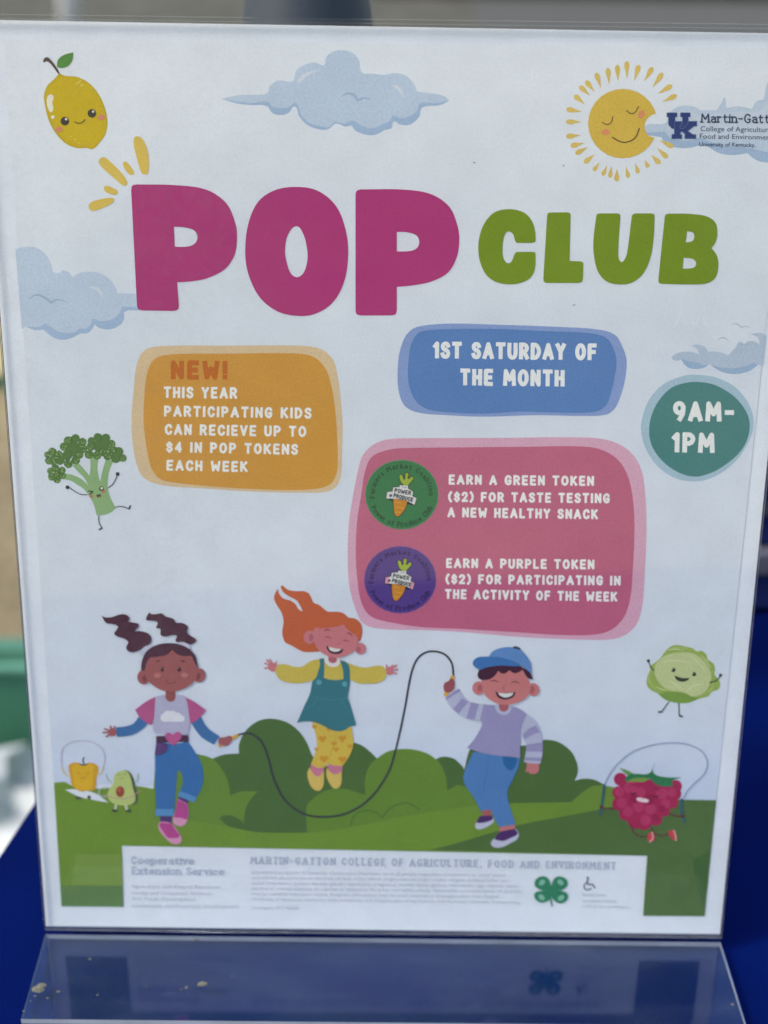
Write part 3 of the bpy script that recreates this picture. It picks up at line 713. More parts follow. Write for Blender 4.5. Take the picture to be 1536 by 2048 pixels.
# ---- hills and bushes
Q_ = Frame(380, 1420, 1536 / 520)
LG, DG = (110, 146, 40), (72, 106, 44)
H0 = draw(poster, 'printed_hills', PX, LG, 'p:108,1565* 129,1563* 150,1573 200,1577 271,1572 312,1578* 380,1560* 420,1560* 900,1590* 1230,1590* 1300,1598* 1432,1600* 1409,1832* 1286,1831* 1294,1711* 243,1691* 247,1813* 123,1812*', 2)
draw(H0, 'dark_bush', Q_, DG, 'p:135,285* 200,262 290,255* 290,200 330,120 400,65 480,50 570,70 640,120 690,190 716,255* 760,330* 900,330* 970,190* 1020,210 1070,250 1105,285* 1080,480* 760,700* 692,722* 560,724 430,722 300,710 235,690 200,665 175,640* 150,500*', 3)
draw(H0, 'dark_bush', PX, (70, 104, 44), 'p:868,1520* 880,1514 893,1513 908,1517 920,1527 926,1533* 940,1575* 895,1582* 885,1540', 3)
draw(H0, 'dark_bush', PX, (72, 105, 42), 'p:930,1533* 934,1515 941,1497 957,1489 1048,1491* 1066,1484 1085,1480 1095,1479 1118,1484 1142,1502 1152,1520 1156,1537 1154,1551 1149,1561* 1165,1557 1185,1558 1205,1567 1222,1580 1232,1602* 1150,1604* 1014,1606* 915,1606* 918,1570*', 4)
draw(H0, 'light_bush', Q_, (100, 138, 42), 'p:-215,460* -200,255* 45,258* 130,285 190,350 225,420 238,505* 300,482 402,478* 350,538 325,600 318,672* 300,650 250,625 200,622 175,640 200,665* 235,690* -215,700*', 5)
draw(H0, 'light_bush', Q_, (98, 136, 40), 'p:692,726* 690,570 720,530 790,480 870,462 940,470 1000,490 1035,500* 1035,400 1060,330 1110,280 1180,240 1270,228 1350,238 1420,265 1480,320 1510,390 1520,475* 1580,440* 1700,470* 1700,640* 1300,690*', 5)
draw(H0, 'light_bush', Frame(1150, 1260, 1536 / 386), (106, 141, 42), 'p:-60,1400* 0,1340* 60,1290 130,1245 220,1235 310,1250* 330,1420* 0,1455* -200,1480*', 6)
draw(H0, 'meadow', Q_, LG, 'p:-215,640* 0,655 230,690 430,724 690,726 960,690 1250,630 1700,560* 1700,780* -215,780*', 6)
draw(H0, 'bush_line', Q_, (82, 118, 40), 's11:950,680 960,640 990,605 1050,592 1100,605 1135,635* 1170,590 1230,555 1290,550 1355,585', 7)
draw(H0, 'dark_slope', PX, (76, 108, 46), 'p:858,1699* 905,1688 962,1671 1040,1649 1180,1622 1260,1604* 1356,1599* 1432,1600* 1409,1832* 1286,1831* 1294,1711*', 8)
draw(H0, 'slope_or_reflection_patch', PX, (60, 98, 36), 'p:1384,1720* 1421,1700* 1414,1775* 1408,1818* 1396,1780', 9)
draw(H0, 'slope_or_reflection_patch', PX, (122, 153, 60), 'p:152,1708* 244,1708* 246,1770* 143,1770*', 9)  # paler tone is the foot's reflection in the pane, painted into the print
draw(H0, 'slope_or_reflection_patch', PX, (92, 128, 66), 'p:120.5,1770* 246,1771* 247,1813* 123,1812*', 9)  # darker strip of the same pane reflection, put into the print colour
draw(H0, 'snow_gap', Frame(0, 1400, 1229 / 300), (228, 234, 246), 'p:535,733* 600,728 720,742 800,770* 890,838* 760,815 640,785', 9)

# ---- skipping girl in blue
H_ = Frame(180, 1160, 1463 / 400)
SK, HR, BL = (160, 88, 84), (76, 42, 50), (58, 108, 166)
art('skipping_girl', H_, [
 ('trousers', (52, 108, 172), 'p:475,1275* 485,1180* 560,1190 640,1195 715,1175* 760,1240 810,1330 830,1420 815,1520 770,1600* 655,1555* 680,1470 650,1390 635,1450 625,1560 615,1690* 488,1690* 478,1500'),
 ('trouser_cuff', (84, 144, 202), 'p:482,1672* 615,1672* 612,1724* 480,1722*'), ('trouser_cuff', (84, 144, 202), 'p:658,1540* 780,1585* 765,1622* 643,1580*'),
 ('sock', (76, 50, 110), 'p:512,1724* 600,1726* 595,1785* 515,1780*'), ('sock', (76, 50, 110), 'p:650,1580* 720,1607* 710,1645* 638,1615*'),
 ('shoe', (222, 152, 186), 'p:505,1775 540,1765 600,1780 640,1830 668,1880 665,1915 630,1930 585,1915 540,1870 505,1820'), ('shoe', (222, 152, 186), 'p:640,1595* 715,1635* 722,1700 708,1765 685,1792 655,1797 615,1778 608,1740 625,1690'),
 ('shoe_upper', (184, 66, 140), 'p:515,1772* 598,1778* 630,1830 655,1872 600,1885 570,1880 532,1830 508,1790'), ('shoe_upper', (184, 66, 140), 'p:640,1600* 713,1638* 720,1700 712,1750* 650,1735 614,1735* 626,1690'),
 ('sleeve', BL, 'p:365,985* 430,1040* 380,1090 310,1130 200,1145* 190,1075* 270,1065 320,1045'), ('sleeve', BL, 'p:810,990* 740,1040* 770,1090 820,1150 905,1200* 950,1140* 880,1095 840,1050'),
 ('hand', (164, 86, 86), ['e:165,1110,32,30,0', 's12:160,1105 108,1085', 's12:160,1112 98,1112', 's12:160,1120 120,1143', 's12:168,1100 150,1068', 's12:178,1095 182,1068']),
 ('rope_handle', (214, 168, 56), 's26:950,1208 1075,1136'), ('hand', (160, 86, 88), 'p:945,1150* 990,1145 1020,1135 1042,1150 1030,1185 1000,1210 960,1205 940,1190'),
 ('shirt', (181, 179, 208), 'p:480,850* 520,840 560,836 660,836 700,848* 722,920 730,1050 718,1130* 590,1122 480,1118* 463,1090 466,1040 474,930'),
 ('short_sleeve', (182, 82, 134), 'p:480,850* 420,880 370,915 330,945* 365,1000 420,1045 452,1057* 468,1000 476,920'), ('short_sleeve', (182, 82, 134), 'p:700,855* 760,885 810,920 850,948* 820,985 770,1030 735,1047* 725,980 715,910'),
 ('shirt_cloud', (224, 228, 236), ['c:545,1003,29 572,988,36 602,990,38 640,998,32 672,1010,22', 'p:535,1032* 530,1000* 680,1000* 676,1032*']),
 ('belt', (68, 36, 58), 'p:485,1138* 720,1130* 722,1178* 485,1188*'), ('pocket', (88, 58, 114), 'p:485,1185* 570,1196* 555,1250 510,1275 474,1276*'),
 ('buckle', (186, 84, 138), 'p:610,1207* 562,1165 550,1128 578,1113 607,1128* 640,1106 670,1125 662,1162'),
 ('neck', (148, 78, 74), 'p:556,795* 622,795* 625,860 605,883 590,886 565,875 553,850'),
 ('ponytail', HR, 'p:85,258* 120,270 170,265 220,248 265,250 290,275 280,300* 320,308 357,320 350,345 325,370* 380,372 430,390 450,425 440,460 400,490 350,515 300,525 270,505 268,480 280,450 250,425 205,410 178,390 195,360 205,335 170,318 120,310'),
 ('ponytail', HR, 'p:435,232* 450,245 490,245 525,240 555,262 610,280 630,310* 680,312 718,340 710,375 730,400 775,430 765,455 725,468 680,450 640,452 625,435 635,405 600,400 555,410 520,400 515,355 485,345 495,320 490,300 440,292 413,288 418,260'),
 ('hair_tie', (200, 202, 224), 'p:365,535 382,500 420,475 468,478 440,500 410,520 388,552'), ('hair_tie', (200, 202, 224), 'p:640,462 665,449 700,455 735,480 725,499 680,480'),
 ('ear', SK, 'e:395,706,48,54,0'), ('ear', SK, 'e:798,693,48,52,0'), ('ear_fold', (124, 62, 62), 'e:402,716,18,27,0'), ('ear_fold', (124, 62, 62), 'e:790,698,18,27,0'),
 ('face', SK, 'p:590,475 665,485 740,530 783,610 788,680 758,742 700,785 630,808 580,812 520,800 460,765 415,715 392,650 402,580 450,510 520,480'),
 ('hair', HR, 'p:375,657* 378,600 400,540 440,495 510,465 580,457 650,465 720,495 770,550 792,642* 768,600 742,550* 690,552 640,537 603,507* 570,537 520,554 440,562* 415,600 402,657*'),
 ('eye', (48, 28, 28), 'e:530,648,13,18,0'), ('eye', (48, 28, 28), 'e:654,648,13,18,0'), ('eye_glint', (200, 160, 150), 'c:526,640,4 650,640,4'),
 ('eyebrow', (84, 42, 44), 't10:485,594 500,585 516,589'), ('eyebrow', (84, 42, 44), 't10:664,590 682,587 697,596'),
 ('cheek', (190, 114, 110), 'e:495,692,26,18,0'), ('cheek', (190, 114, 110), 'e:693,690,26,18,0'),
 ('nose', (188, 112, 100), 's4:598,690 612,687 611,665'), ('mouth', (112, 54, 52), 's5:560,725 570,745 590,752 612,748 628,738'),
], 16, 'dark haired girl in blue trousers turning the rope')

# ---- jumping girl
I_ = Frame(500, 1150, 1475 / 360)
S2, S2D, TE, SW = (204, 120, 124), (176, 96, 106), (52, 116, 126), (206, 184, 72)
heart = lambda x, y, r: 'p:%f,%f* %f,%f %f,%f %f,%f %f,%f* %f,%f %f,%f %f,%f' % (x, y + r, x - .75 * r, y + .25 * r, x - r, y - .35 * r, x - .5 * r, y - .75 * r, x, y - .35 * r, x + .5 * r, y - .75 * r, x + r, y - .35 * r, x + .75 * r, y + .25 * r)
art('jumping_girl', I_, [
 ('hair', (198, 94, 48), 'p:228,110* 240,155 275,190 335,208 375,240 395,275 432,297* 412,250 380,205 320,172 275,140 252,95 265,80* 315,120 390,130 440,130 480,148 500,180 520,222 570,245 605,275 640,297 710,298 760,308 792,332* 805,345 860,355 900,385 918,430 918,480 905,535* 800,560* 560,625* 450,628 400,610 340,575 290,550 268,500 265,450 275,380 260,310 215,235 197,190 205,150'),
 ('leg', (202, 120, 146), 'p:498,1545* 605,1565* 605,1660* 500,1660*'), ('leg', (202, 120, 146), 'p:640,1540* 760,1560* 750,1640* 640,1640*'),
 ('tights', (214, 184, 66), 'p:508,1195* 600,1220 660,1250 720,1265 780,1255 828,1230* 848,1370 820,1470 758,1560* 700,1560 640,1542* 610,1575* 550,1575 500,1545* 545,1420 545,1340'),
 ('tights_heart', (206, 146, 36), [heart(592, 1338, 32), heart(757, 1335, 32), heart(688, 1378, 24), heart(706, 1425, 24), heart(606, 1502, 34), heart(757, 1508, 32), heart(527, 1240, 20), heart(820, 1400, 20), heart(545, 1425, 18), heart(645, 1262, 18)]),
 ('tights_seam', (186, 156, 50), 't6:698,1290 700,1360 665,1450 640,1540'),
 ('shoe', (220, 190, 92), 'p:490,1570* 515,1620 560,1648 605,1600* 606,1690 590,1745 555,1765 510,1740 480,1680 471,1615'), ('shoe', (220, 190, 92), 'p:628,1575* 660,1612 700,1630 750,1608* 750,1690 730,1735 690,1745 650,1700 627,1640'),
 ('hand', S2, ['e:188,752,40,36,20', 's13:180,740 122,720', 's13:175,752 120,762', 's13:180,735 137,694', 's13:190,730 162,690', 's13:205,740 216,708']),
 ('hand', S2, ['e:1142,782,36,34,0', 's13:1150,772 1200,736', 's13:1155,782 1210,770', 's13:1155,795 1200,806', 's13:1145,765 1172,736', 's13:1125,765 1118,735']),
 ('sweater', SW, 'p:570,685* 500,700 430,745 370,750 300,730 235,728* 210,770 215,810 250,855 330,880 420,882 520,860 545,850* 600,880* 800,880* 825,852* 880,882 960,887 1040,882 1100,852 1118,800 1100,755 1060,738 1010,745 950,755 880,745 800,715* 740,690* 610,685*'),
 ('collar', (226, 222, 222), 'p:608,682* 640,668* 710,668* 740,692* 726,735 685,750 640,738 612,708'),
 ('neck', S2D, 'p:645,650* 712,655* 710,703 680,719 645,700'),
 ('dress', TE, 'p:570,682* 608,678* 610,750 606,838* 640,850 700,857 765,850* 762,780 738,694* 780,705 812,740 820,830 815,900 800,1000* 830,1090 870,1228* 820,1237 780,1265 720,1276 660,1262 600,1230 520,1200 440,1196 385,1207* 440,1080 490,970 510,870* 545,830 560,780 572,740'),
 ('button', (84, 160, 174), 'c:565,875,22'), ('button', (84, 160, 174), 'c:776,891,22'),
 ('dress_seam', (74, 136, 144), ['s4:495,988 600,1008 700,1018 800,1004', 's4:548,1000 530,1050 460,1085', 's4:750,1018 765,1060 800,1085']),
 ('ear', S2, 'e:487,506,46,56,0'), ('ear', S2, 'e:905,600,44,48,0'), ('ear_fold', S2D, 'e:502,508,18,30,0'), ('ear_fold', S2D, 'e:888,606,22,24,0'),
 ('face', S2, 'p:522,440 600,432 700,420 770,402* 800,440 880,500* 888,560 860,612 800,650 730,672 660,668 600,640 555,600 528,550'),
 ('eyebrow', (152, 74, 66), 't14:608,456 630,443 660,450'), ('eyebrow', (152, 74, 66), 't14:792,472 818,474 840,498'),
 ('eyelid', (110, 56, 60), 't7:610,510 640,502 670,520'), ('eyelid', (110, 56, 60), 't7:756,538 785,530 818,547'),
 ('nose', (174, 90, 96), 's5:710,560 728,562 734,542'),
 ('mouth', (58, 34, 40), 'p:626,574* 650,587 700,600 766,602* 748,632 702,643 655,630 632,602'), ('teeth', (226, 222, 220), 'p:642,584* 690,595 750,602* 732,618 690,624 656,610'),
], 16, 'red haired girl in a teal dress jumping')

# ---- boy
J_ = Frame(780, 1270, 3.84)
S3, S3D, LV, LV2 = (202, 120, 118), (172, 92, 94), (152, 147, 190), (184, 187, 214)
art('skipping_boy', J_, [
 ('ankle', S3D, 'p:705,1330* 770,1320* 780,1395* 710,1400*'), ('ankle', S3, 'p:845,1455* 960,1440* 958,1505* 840,1520*'),
 ('shoe', (200, 202, 226), 'p:655,1450 672,1430 720,1400 780,1392 798,1412 790,1440 740,1472 690,1490 660,1480'), ('shoe', (200, 202, 226), 'p:776,1590 800,1560 880,1510 960,1488 988,1525 975,1565 930,1592 870,1622 815,1630 782,1615'),
 ('shoe_upper', (72, 38, 98), 'p:690,1388* 778,1383* 790,1408 745,1432 700,1440 668,1435'), ('shoe_upper', (72, 38, 98), 'p:850,1505* 955,1485* 980,1522 920,1558 870,1578 830,1574 805,1560'),
 ('trousers', (76, 126, 188), 'p:640,895* 850,915* 1000,925* 985,1010 940,1110 900,1200 920,1320 965,1450* 900,1462 835,1470* 800,1400 775,1338* 735,1340 695,1348* 640,1240 575,1145 563,1080 600,980'),
 ('trouser_seam', (56, 104, 166), 't5:752,925 745,1040 722,1150 715,1250'), ('pocket', (36, 98, 158), 'p:862,920* 975,915* 970,980 935,1035 900,1025 870,980'),
 ('rope_handle', (214, 166, 58), 's34:430,452 482,322'), ('hand', (152, 76, 78), 'p:410,395 420,365 450,350 470,330 496,350 496,385 492,410 470,432 440,438 418,428'),
 ('hand', S3, ['p:1045,970* 1140,975* 1146,1025 1130,1055 1095,1064 1062,1050', 's18:1058,1010 1048,1040']),
 ('sleeve', LV2, 'p:735,527* 700,660* 600,642 520,602 460,542 426,480* 480,435 530,408* 560,460 600,500 655,522'), ('sleeve', LV2, 'p:1040,595* 1110,650 1150,720 1170,800 1172,900 1155,985* 1092,982 1028,972* 1045,850 1022,780 1000,700*'),
 ('sleeve_stripe', LV, 'p:622,512* 682,525* 650,645* 586,636*'), ('sleeve_stripe', LV, 'p:552,482* 600,510* 525,602* 484,566*'), ('sleeve_stripe', LV, 'p:500,422* 530,408* 540,425* 432,496* 426,480*'),
 ('sleeve_stripe', LV, 'p:1018,762* 1060,720 1118,688* 1152,742* 1090,765 1032,798*'), ('sleeve_stripe', LV, 'p:1048,838* 1110,828 1171,818* 1173,893* 1042,890*'), ('sleeve_stripe', LV, 'p:1036,935* 1165,940* 1160,965* 1032,958*'),
 ('sweater', LV, 'p:720,530* 810,535 920,538* 990,560 1050,605* 1010,700 1000,800 1000,940* 920,930 850,925 720,905 590,862* 650,790 700,700 706,670* 690,645*'),
 ('collar', LV2, 'p:806,535* 838,520* 908,520* 932,541* 922,585 880,610 835,597 812,570'), ('neck', S3D, 'p:838,505* 908,505* 908,562 875,584 840,564'),
 ('ear', S3, 'e:680,404,48,52,0'), ('ear', S3, 'e:1100,415,46,50,0'), ('ear_fold', S3D, 'e:690,404,20,30,0'), ('ear_fold', S3D, 'e:1090,415,20,30,0'),
 ('face', S3, 'p:705,330 760,290 830,255* 1015,250* 1050,320 1076,370 1070,440 1030,490 960,520 870,531 790,506 735,462 712,400'),
 ('hair', (62, 28, 42), 'p:690,250* 750,235 850,222 950,225 1040,255 1085,300 1096,337* 1060,327 1035,295 1018,262* 985,282 950,287 915,266* 885,290 850,287 832,270* 800,312 760,336 710,341 680,326 672,295'),
 ('cap_crown', (92, 138, 198), 'p:755,162* 790,120 850,95 920,89 990,105 1050,160 1080,220 1085,292* 1010,228* 880,190*'), ('cap_brim', (58, 112, 178), 'p:755,160* 670,168 635,205 650,240 692,264* 745,243 850,230 950,235 1015,232* 945,195 850,168'),
 ('cap_button', (62, 58, 68), 'p:936,95* 955,82 990,90 1010,112* 985,104'),
 ('eyelid', (110, 58, 58), 't8:766,352 800,344 836,358'), ('eyelid', (110, 58, 58), 't8:926,364 960,352 997,368'), ('nose', S3D, 's5:882,380 862,398 866,412 880,414'),
 ('mouth', (54, 32, 38), 'p:806,428* 850,440 963,432* 948,466 912,486 870,489 830,472'), ('teeth', (226, 224, 222), 'p:826,438* 880,442 950,437* 930,462 885,475 848,462'),
], 16, 'boy in a blue cap holding up the rope')
draw(poster, 'skipping_rope', PX, (54, 56, 58), 's4:474,1470 489,1466 503,1467 524,1484 538,1520 548,1558 571,1600 608,1627 651,1633 695,1625 739,1597 776,1545 793,1492 810,1414 822,1348 834,1318 850,1305 868,1302 889,1308 903,1325 907,1350', 15)

# ---- cabbage, raspberry
K2 = Frame(1150, 1260, 1536 / 386)
BKG = (46, 58, 44)
art('cabbage', K2, [
 ('outer_leaf', (152, 178, 78), 'p:820,118 880,130 940,145 965,167 1010,165 1045,195 1055,230 1100,265 1115,310 1110,350 1140,390 1155,430 1140,470 1090,490 1060,525 1010,540 960,555 900,578 830,580 760,568 710,545 660,505 610,480 575,445 570,400 582,350 600,310 592,290 640,255 680,220 720,165 770,125'),
 ('lower_leaf', (122, 158, 58), 'p:660,505* 740,490 800,492 860,500 940,525 985,545* 900,578 830,580 750,566 700,542'),
 ('head', (196, 207, 144), 'p:850,175 950,190 1030,250 1080,340 1072,430 1020,500 940,528 860,492 760,480 690,440 640,370 632,310 650,260 720,200'),
 ('vein', (218, 224, 172), ['t8:860,490 800,430 740,400', 't8:870,500 950,440 1020,430', 't7:700,250 800,240 930,260', 't7:900,190 960,240 1040,330', 't7:730,160 800,150 870,160', 't7:1000,200 1040,240 1080,300', 't6:640,450 690,470 740,480']),
 ('leaf_edge', (176, 196, 110), ['t10:600,330 590,400 640,470', 't10:740,150 820,135 930,160', 't10:1110,400 1080,470 1000,520']),
 ('eye', (36, 44, 32), 'c:782,316,17'), ('eye', (36, 44, 32), 'c:946,349,17'), ('eye_glint', (216, 222, 190), 'c:772,310,6 934,344,6'),
 ('mouth', (50, 54, 36), 'p:788,358* 850,379 914,378* 892,400 850,409 808,394'),
 ('arm', BKG, ['s9:628,320 602,292 584,248', 'c:583,243,13']), ('arm', BKG, ['s9:1070,415 1110,406 1140,385 1155,362', 'c:1157,358,13']),
 ('leg', BKG, ['s8:745,570 690,645*', 's14:690,648 664,650']), ('leg', BKG, ['s8:825,582 828,672*', 's14:830,678 852,686']),
], 6, 'smiling pale green cabbage waving')
dr = [(360, 1185, 52), (345, 1290, 50), (350, 1380, 55), (405, 1460, 55), (480, 1520, 60), (550, 1530, 60), (640, 1500, 55), (700, 1430, 55), (770, 1370, 50), (790, 1300, 55), (800, 1240, 50)]
art('raspberry', K2, [
 ('body', (166, 32, 74), ['c:' + ' '.join('%d,%d,%d' % q for q in dr), 'p:360,1160* 800,1210* 790,1350 700,1450 560,1540 440,1480 340,1350*']),
 ('drupelet', (182, 48, 92), 'c:352,1285,40 370,1370,42 440,1250,50 520,1290,40 420,1440,40 505,1400,46 600,1420,44 690,1300,46 770,1290,36 560,1510,42 720,1380,36'),
 ('drupelet', (150, 26, 64), 'c:640,1490,34 590,1345,44 690,1420,30 470,1340,36'),
 ('leaf', (104, 150, 72), 'p:350,1092* 420,1115 480,1150* 440,1165 400,1140'), ('leaf', (40, 118, 68), 'p:480,1140* 590,1136 635,1052* 622,1130 700,1165 850,1170* 775,1195 782,1240* 700,1242 640,1222 595,1180* 540,1196 480,1196 408,1208* 400,1178 440,1145'),
 ('leaf', (118, 156, 60), 'p:408,1206* 470,1176 560,1172 592,1184* 540,1205 480,1204'),
 ('eyelid', (96, 18, 46), ['t9:430,1285 462,1300 492,1295*', 't9:440,1310 465,1300 490,1296']), ('eyelid', (96, 18, 46), ['t9:612,1315 640,1322 672,1312*', 't9:612,1316 645,1328 668,1338']),
 ('eyebrow', (116, 22, 54), 't8:430,1240 460,1230 500,1240'), ('eyebrow', (116, 22, 54), 't8:610,1258 650,1258 685,1280'),
 ('mouth', (236, 214, 218), 'p:492,1332 540,1335 585,1350 575,1368 530,1365 494,1352'),
 ('rope', (142, 158, 190), 's8:235,1230 270,1150 340,1060 450,970 600,915 760,893 890,905 990,950 1045,1020 1050,1090 1020,1150 950,1215 890,1280 865,1330'),
 ('rope_handle', (42, 92, 112), 's18:232,1230 220,1340 200,1460'), ('rope_handle', (42, 92, 112), 's20:850,1345 845,1430 868,1520'),
 ('arm', (104, 40, 46), ['s10:310,1420 240,1415 210,1406', 'c:208,1404,14']), ('arm', (104, 40, 46), ['s10:745,1458 800,1475 855,1478', 'c:857,1477,14']),
 ('leg', (98, 44, 42), 's10:440,1545 470,1610 520,1640 590,1632'), ('leg', (98, 44, 42), 's10:600,1560 640,1620 700,1630 760,1612'),
 ('shoe', (200, 60, 66), 'p:580,1615* 620,1600* 634,1660 600,1680 575,1665'), ('shoe', (200, 60, 66), 'p:735,1600* 780,1585* 805,1650 790,1668 755,1640'),
 ('shoe_sole', (226, 166, 160), 's12:612,1605 618,1650 595,1682'), ('shoe_sole', (226, 166, 160), 's12:785,1590 800,1640 802,1668'),
], 16, 'pink raspberry skipping with a thin rope')

# ---- pepper and avocado
L_ = Frame(0, 1400, 1229 / 300)
art('bell_pepper', L_, [
 ('body', (212, 158, 34), 'p:570,525 620,510 680,522 740,512 795,530 806,570 792,640 772,735 720,738 680,748 640,738 592,700 575,620 562,560'),
 ('front', (224, 176, 30), 'p:600,530 680,535 760,530 765,600 750,720 680,735 620,715 600,620'),
 ('stem', (86, 92, 80), ['s11:688,468 680,490 688,518', 't14:645,518 685,530 725,520']),
 ('face', (180, 132, 34), ['s5:630,602 645,595 660,602', 's5:705,602 720,595 735,602', 's6:660,628 685,640 708,622']),
 ('rope', (194, 192, 212), 's9:510,560 500,480 520,390 580,345 660,330 750,340 830,390 860,460 848,550'),
 ('arm', (220, 200, 120), 's10:570,620 525,592 508,550'), ('arm', (220, 200, 120), 's10:795,610 830,590 845,550'),
 ('shoe', (76, 84, 66), 'p:618,800 640,785 668,800 650,812'), ('shoe', (76, 84, 66), 'p:715,790 735,778 745,800 728,808'),
], 12, 'yellow pepper skipping')
art('avocado', L_, [
 ('skin', (76, 92, 62), 'p:1010,575 1060,585 1095,640 1115,720 1130,790 1118,845 1060,858 1000,850 960,640'),
 ('flesh', (186, 202, 116), 'p:1000,575 1045,585 1072,640 1090,720 1110,800 1095,840 1040,860 960,855 910,830 880,780 900,720 930,680 940,610'),
 ('stone', (150, 66, 44), 'e:985,748,36,45,0'), ('stone_light', (186, 92, 60), 'e:976,732,14,18,0'),
 ('hoop', (196, 140, 150), 's7:865,775 950,802 1050,802 1150,740'), ('hoop', (196, 186, 208), 's7:885,712 840,715 812,745 825,780 870,788'),
 ('face', (132, 150, 84), ['s5:965,612 978,605 990,612', 's5:1015,610 1028,603 1040,610', 's5:988,632 1000,640 1015,630']),
 ('arm', (168, 184, 150), 's8:915,668 885,650 870,605'), ('arm', (178, 188, 150), 's8:1120,670 1130,630 1130,602'),
 ('leg', (200, 206, 170), 's22:950,860 945,895'), ('leg', (200, 206, 170), 's22:1032,862 1040,895'),
 ('shoe', (62, 76, 46), 'p:915,902 940,892 965,905 940,915'), ('shoe', (62, 76, 46), 'p:1030,905 1055,892 1078,905 1050,916'),
], 12, 'green avocado half with a hoop')

# ---- small print
TX, TX2 = (180, 190, 212), (194, 200, 214)
o = sheet('small_print', fill(text_polys('MARTIN-GATTON COLLEGE OF AGRICULTURE, FOOD AND ENVIRONMENT', 501, 1727, 1231, 1738, 15, 2.2, serif=1, gap=.42)), PX, TX, 12, poster)
o['label'] = 'grey college disclaimer in tiny lines'
P_ = ['Educational programs of Kentucky Cooperative Extension serve all people regardless of economic or social status',
      'and will not discriminate on the basis of race, color, ethnic origin, national origin, creed, religion, political belief, sex,',
      'sexual orientation, gender identity, gender expression, pregnancy, marital status, genetic information, age, veteran status,',
      'physical or mental disability or reprisal or retaliation for prior civil rights activity. Reasonable accommodation of disability',
      'may be available with prior notice. Program information may be made available in languages other than English.',
      'University of Kentucky, Kentucky State University, U.S. Department of Agriculture, and Kentucky Counties, Cooperating.']
for k, (t_, xe) in enumerate(zip(P_, (1010, 1018, 1038, 1044, 1000, 1040))):
    y = 1746 + k * 10.8
    sheet('text_line', font_tris(t_, 503, y, xe, y + (xe - 503) * .012, 6.2), PX, TX2, 12, o)
sheet('text_line', font_tris('Lexington, KY 40506', 505, 1817, 597, 1818, 6.2), PX, TX2, 12, o)
o = sheet('service_name', fill(text_polys('Cooperative', 262, 1727, 388, 1728.5, 15, 2.4, serif=1, gap=.24) + text_polys('Extension Service', 263, 1748, 448, 1750, 15, 2.4, serif=1, gap=.24)), PX, TX, 12, poster)
for t_, y, xe in (('Agriculture and Natural Resources', 1775, 441), ('Family and Consumer Sciences', 1788, 424), ('4-H Youth Development', 1799.5, 392), ('Community and Economic Development', 1814, 478)):
    sheet('text_line', font_tris(t_, 264, y, xe, y + 1.5, 7.0), PX, TX2, 12, o)
N_ = Frame(768, 1650, 2)
lobes = ['p:668,262* 640,262 605,245 604,222 622,206 645,205 662,222', 'p:668,262* 674,225 690,206 715,207 733,222 730,246 700,262', 'p:668,262* 664,295 648,306 622,308 602,290 606,268 640,262', 'p:668,262* 698,262 730,270 735,292 715,311 690,308 674,292']
art('clover_emblem', N_, [
 ('leaf', (42, 128, 88), lobes + ['c:668,260,20', 's6:668,262 668,300 672,322']),
 ('leaf_letter', (128, 186, 160), ['e:632,228,14,10,-40', 'e:706,228,14,10,40', 'e:630,288,14,10,40', 'e:708,290,14,10,-40']),
], 12, 'green four leaf clover emblem')
art('accessibility_mark', N_, [
 ('figure', (72, 78, 98), ['s5:815,213 815,235 832,236 843,250', 's4:810,228 800,240 803,254 816,258 828,252', 'c:814,209,4']),
], 12, 'small grey wheelchair mark')
o = sheet('access_note', font_tris('Disabilities', 1165, 1791, 1213, 1792, 6.2), PX, TX2, 12, poster)
sheet('text_line', font_tris('accommodated', 1165, 1803, 1231, 1804, 6.2), PX, TX2, 12, o)
sheet('text_line', font_tris('with prior notification.', 1165, 1814, 1262, 1816, 6.2), PX, TX2, 12, o)

# ================================================================== CLEAR HOLDER
holder = thing('sign_holder', 'clear acrylic sign holder with a flat foot, standing on the blue cloth', 'sign holder')
holder.matrix_world = Matrix.Translation(P0) @ poster_frame
pane = acrylic('clear_acrylic')
glare_pane = acrylic('glare_banded_acrylic', dust_glare=0.034, stretch=(0.16, 0.012, 1), fine=500, lo=0.44, tone=(0.62, 0.63, 0.62), detail=3)   # upright glare bands painted in as a pale diffuse veil
foot_m = acrylic('scuffed_acrylic', tint=(0.93, 0.95, 0.98), f0=0.080, dust_glare=0.042, rough=0.085, stretch=(0.5, 0.5, 1), fine=1400, tone=(0.46, 0.60, 0.62), gloss=(0.82, 0.95, 1.0))
edge_m = plain('sawn_acrylic_edge', (0.30, 0.33, 0.36), 0.25, 0.6, 60, 0.15)
dark_edge = plain('dark_acrylic_edge', (0.09, 0.09, 0.10), 0.15, 0.7, 300, 0.3)  # edges of the upright panels, darker than those of the foot
x0 = cor[3][0] - .0003; x1 = cor[2][0] + .0003; yt = max(c[1] for c in cor)
def pane_box(name, xa, xb, va, vb, na, nb, m, parent=holder):
    """Sheet whose two faces are clear and whose four sawn edges are frosted."""
    bm = bmesh.new(); box(bm, xa, xb, va, vb, na, nb)
    for v in bm.verts:                          # the side edges run along the sheet's own edges
        f = (v.co.y - cor[3][1]) / (cor[0][1] - cor[3][1])
        v.co.x = cor[3][0] + (cor[0][0] - cor[3][0]) * f - .0003 if v.co.x < 0 else cor[2][0] + (cor[1][0] - cor[2][0]) * f + .0003
    bm.normal_update(); bm.faces.ensure_lookup_table()
    for f in bm.faces: f.material_index = 0 if abs(f.normal.z) > .9 else 1
    return link(name, bm, [m, dark_edge], parent)
pane_box('front_panel', x0, x1, -.0006, yt + .0004, 0.00055, 0.00135, glare_pane)
pane_box('back_panel', x0, x1, -.0006, yt + .0014, -0.0013, -0.0003, pane)
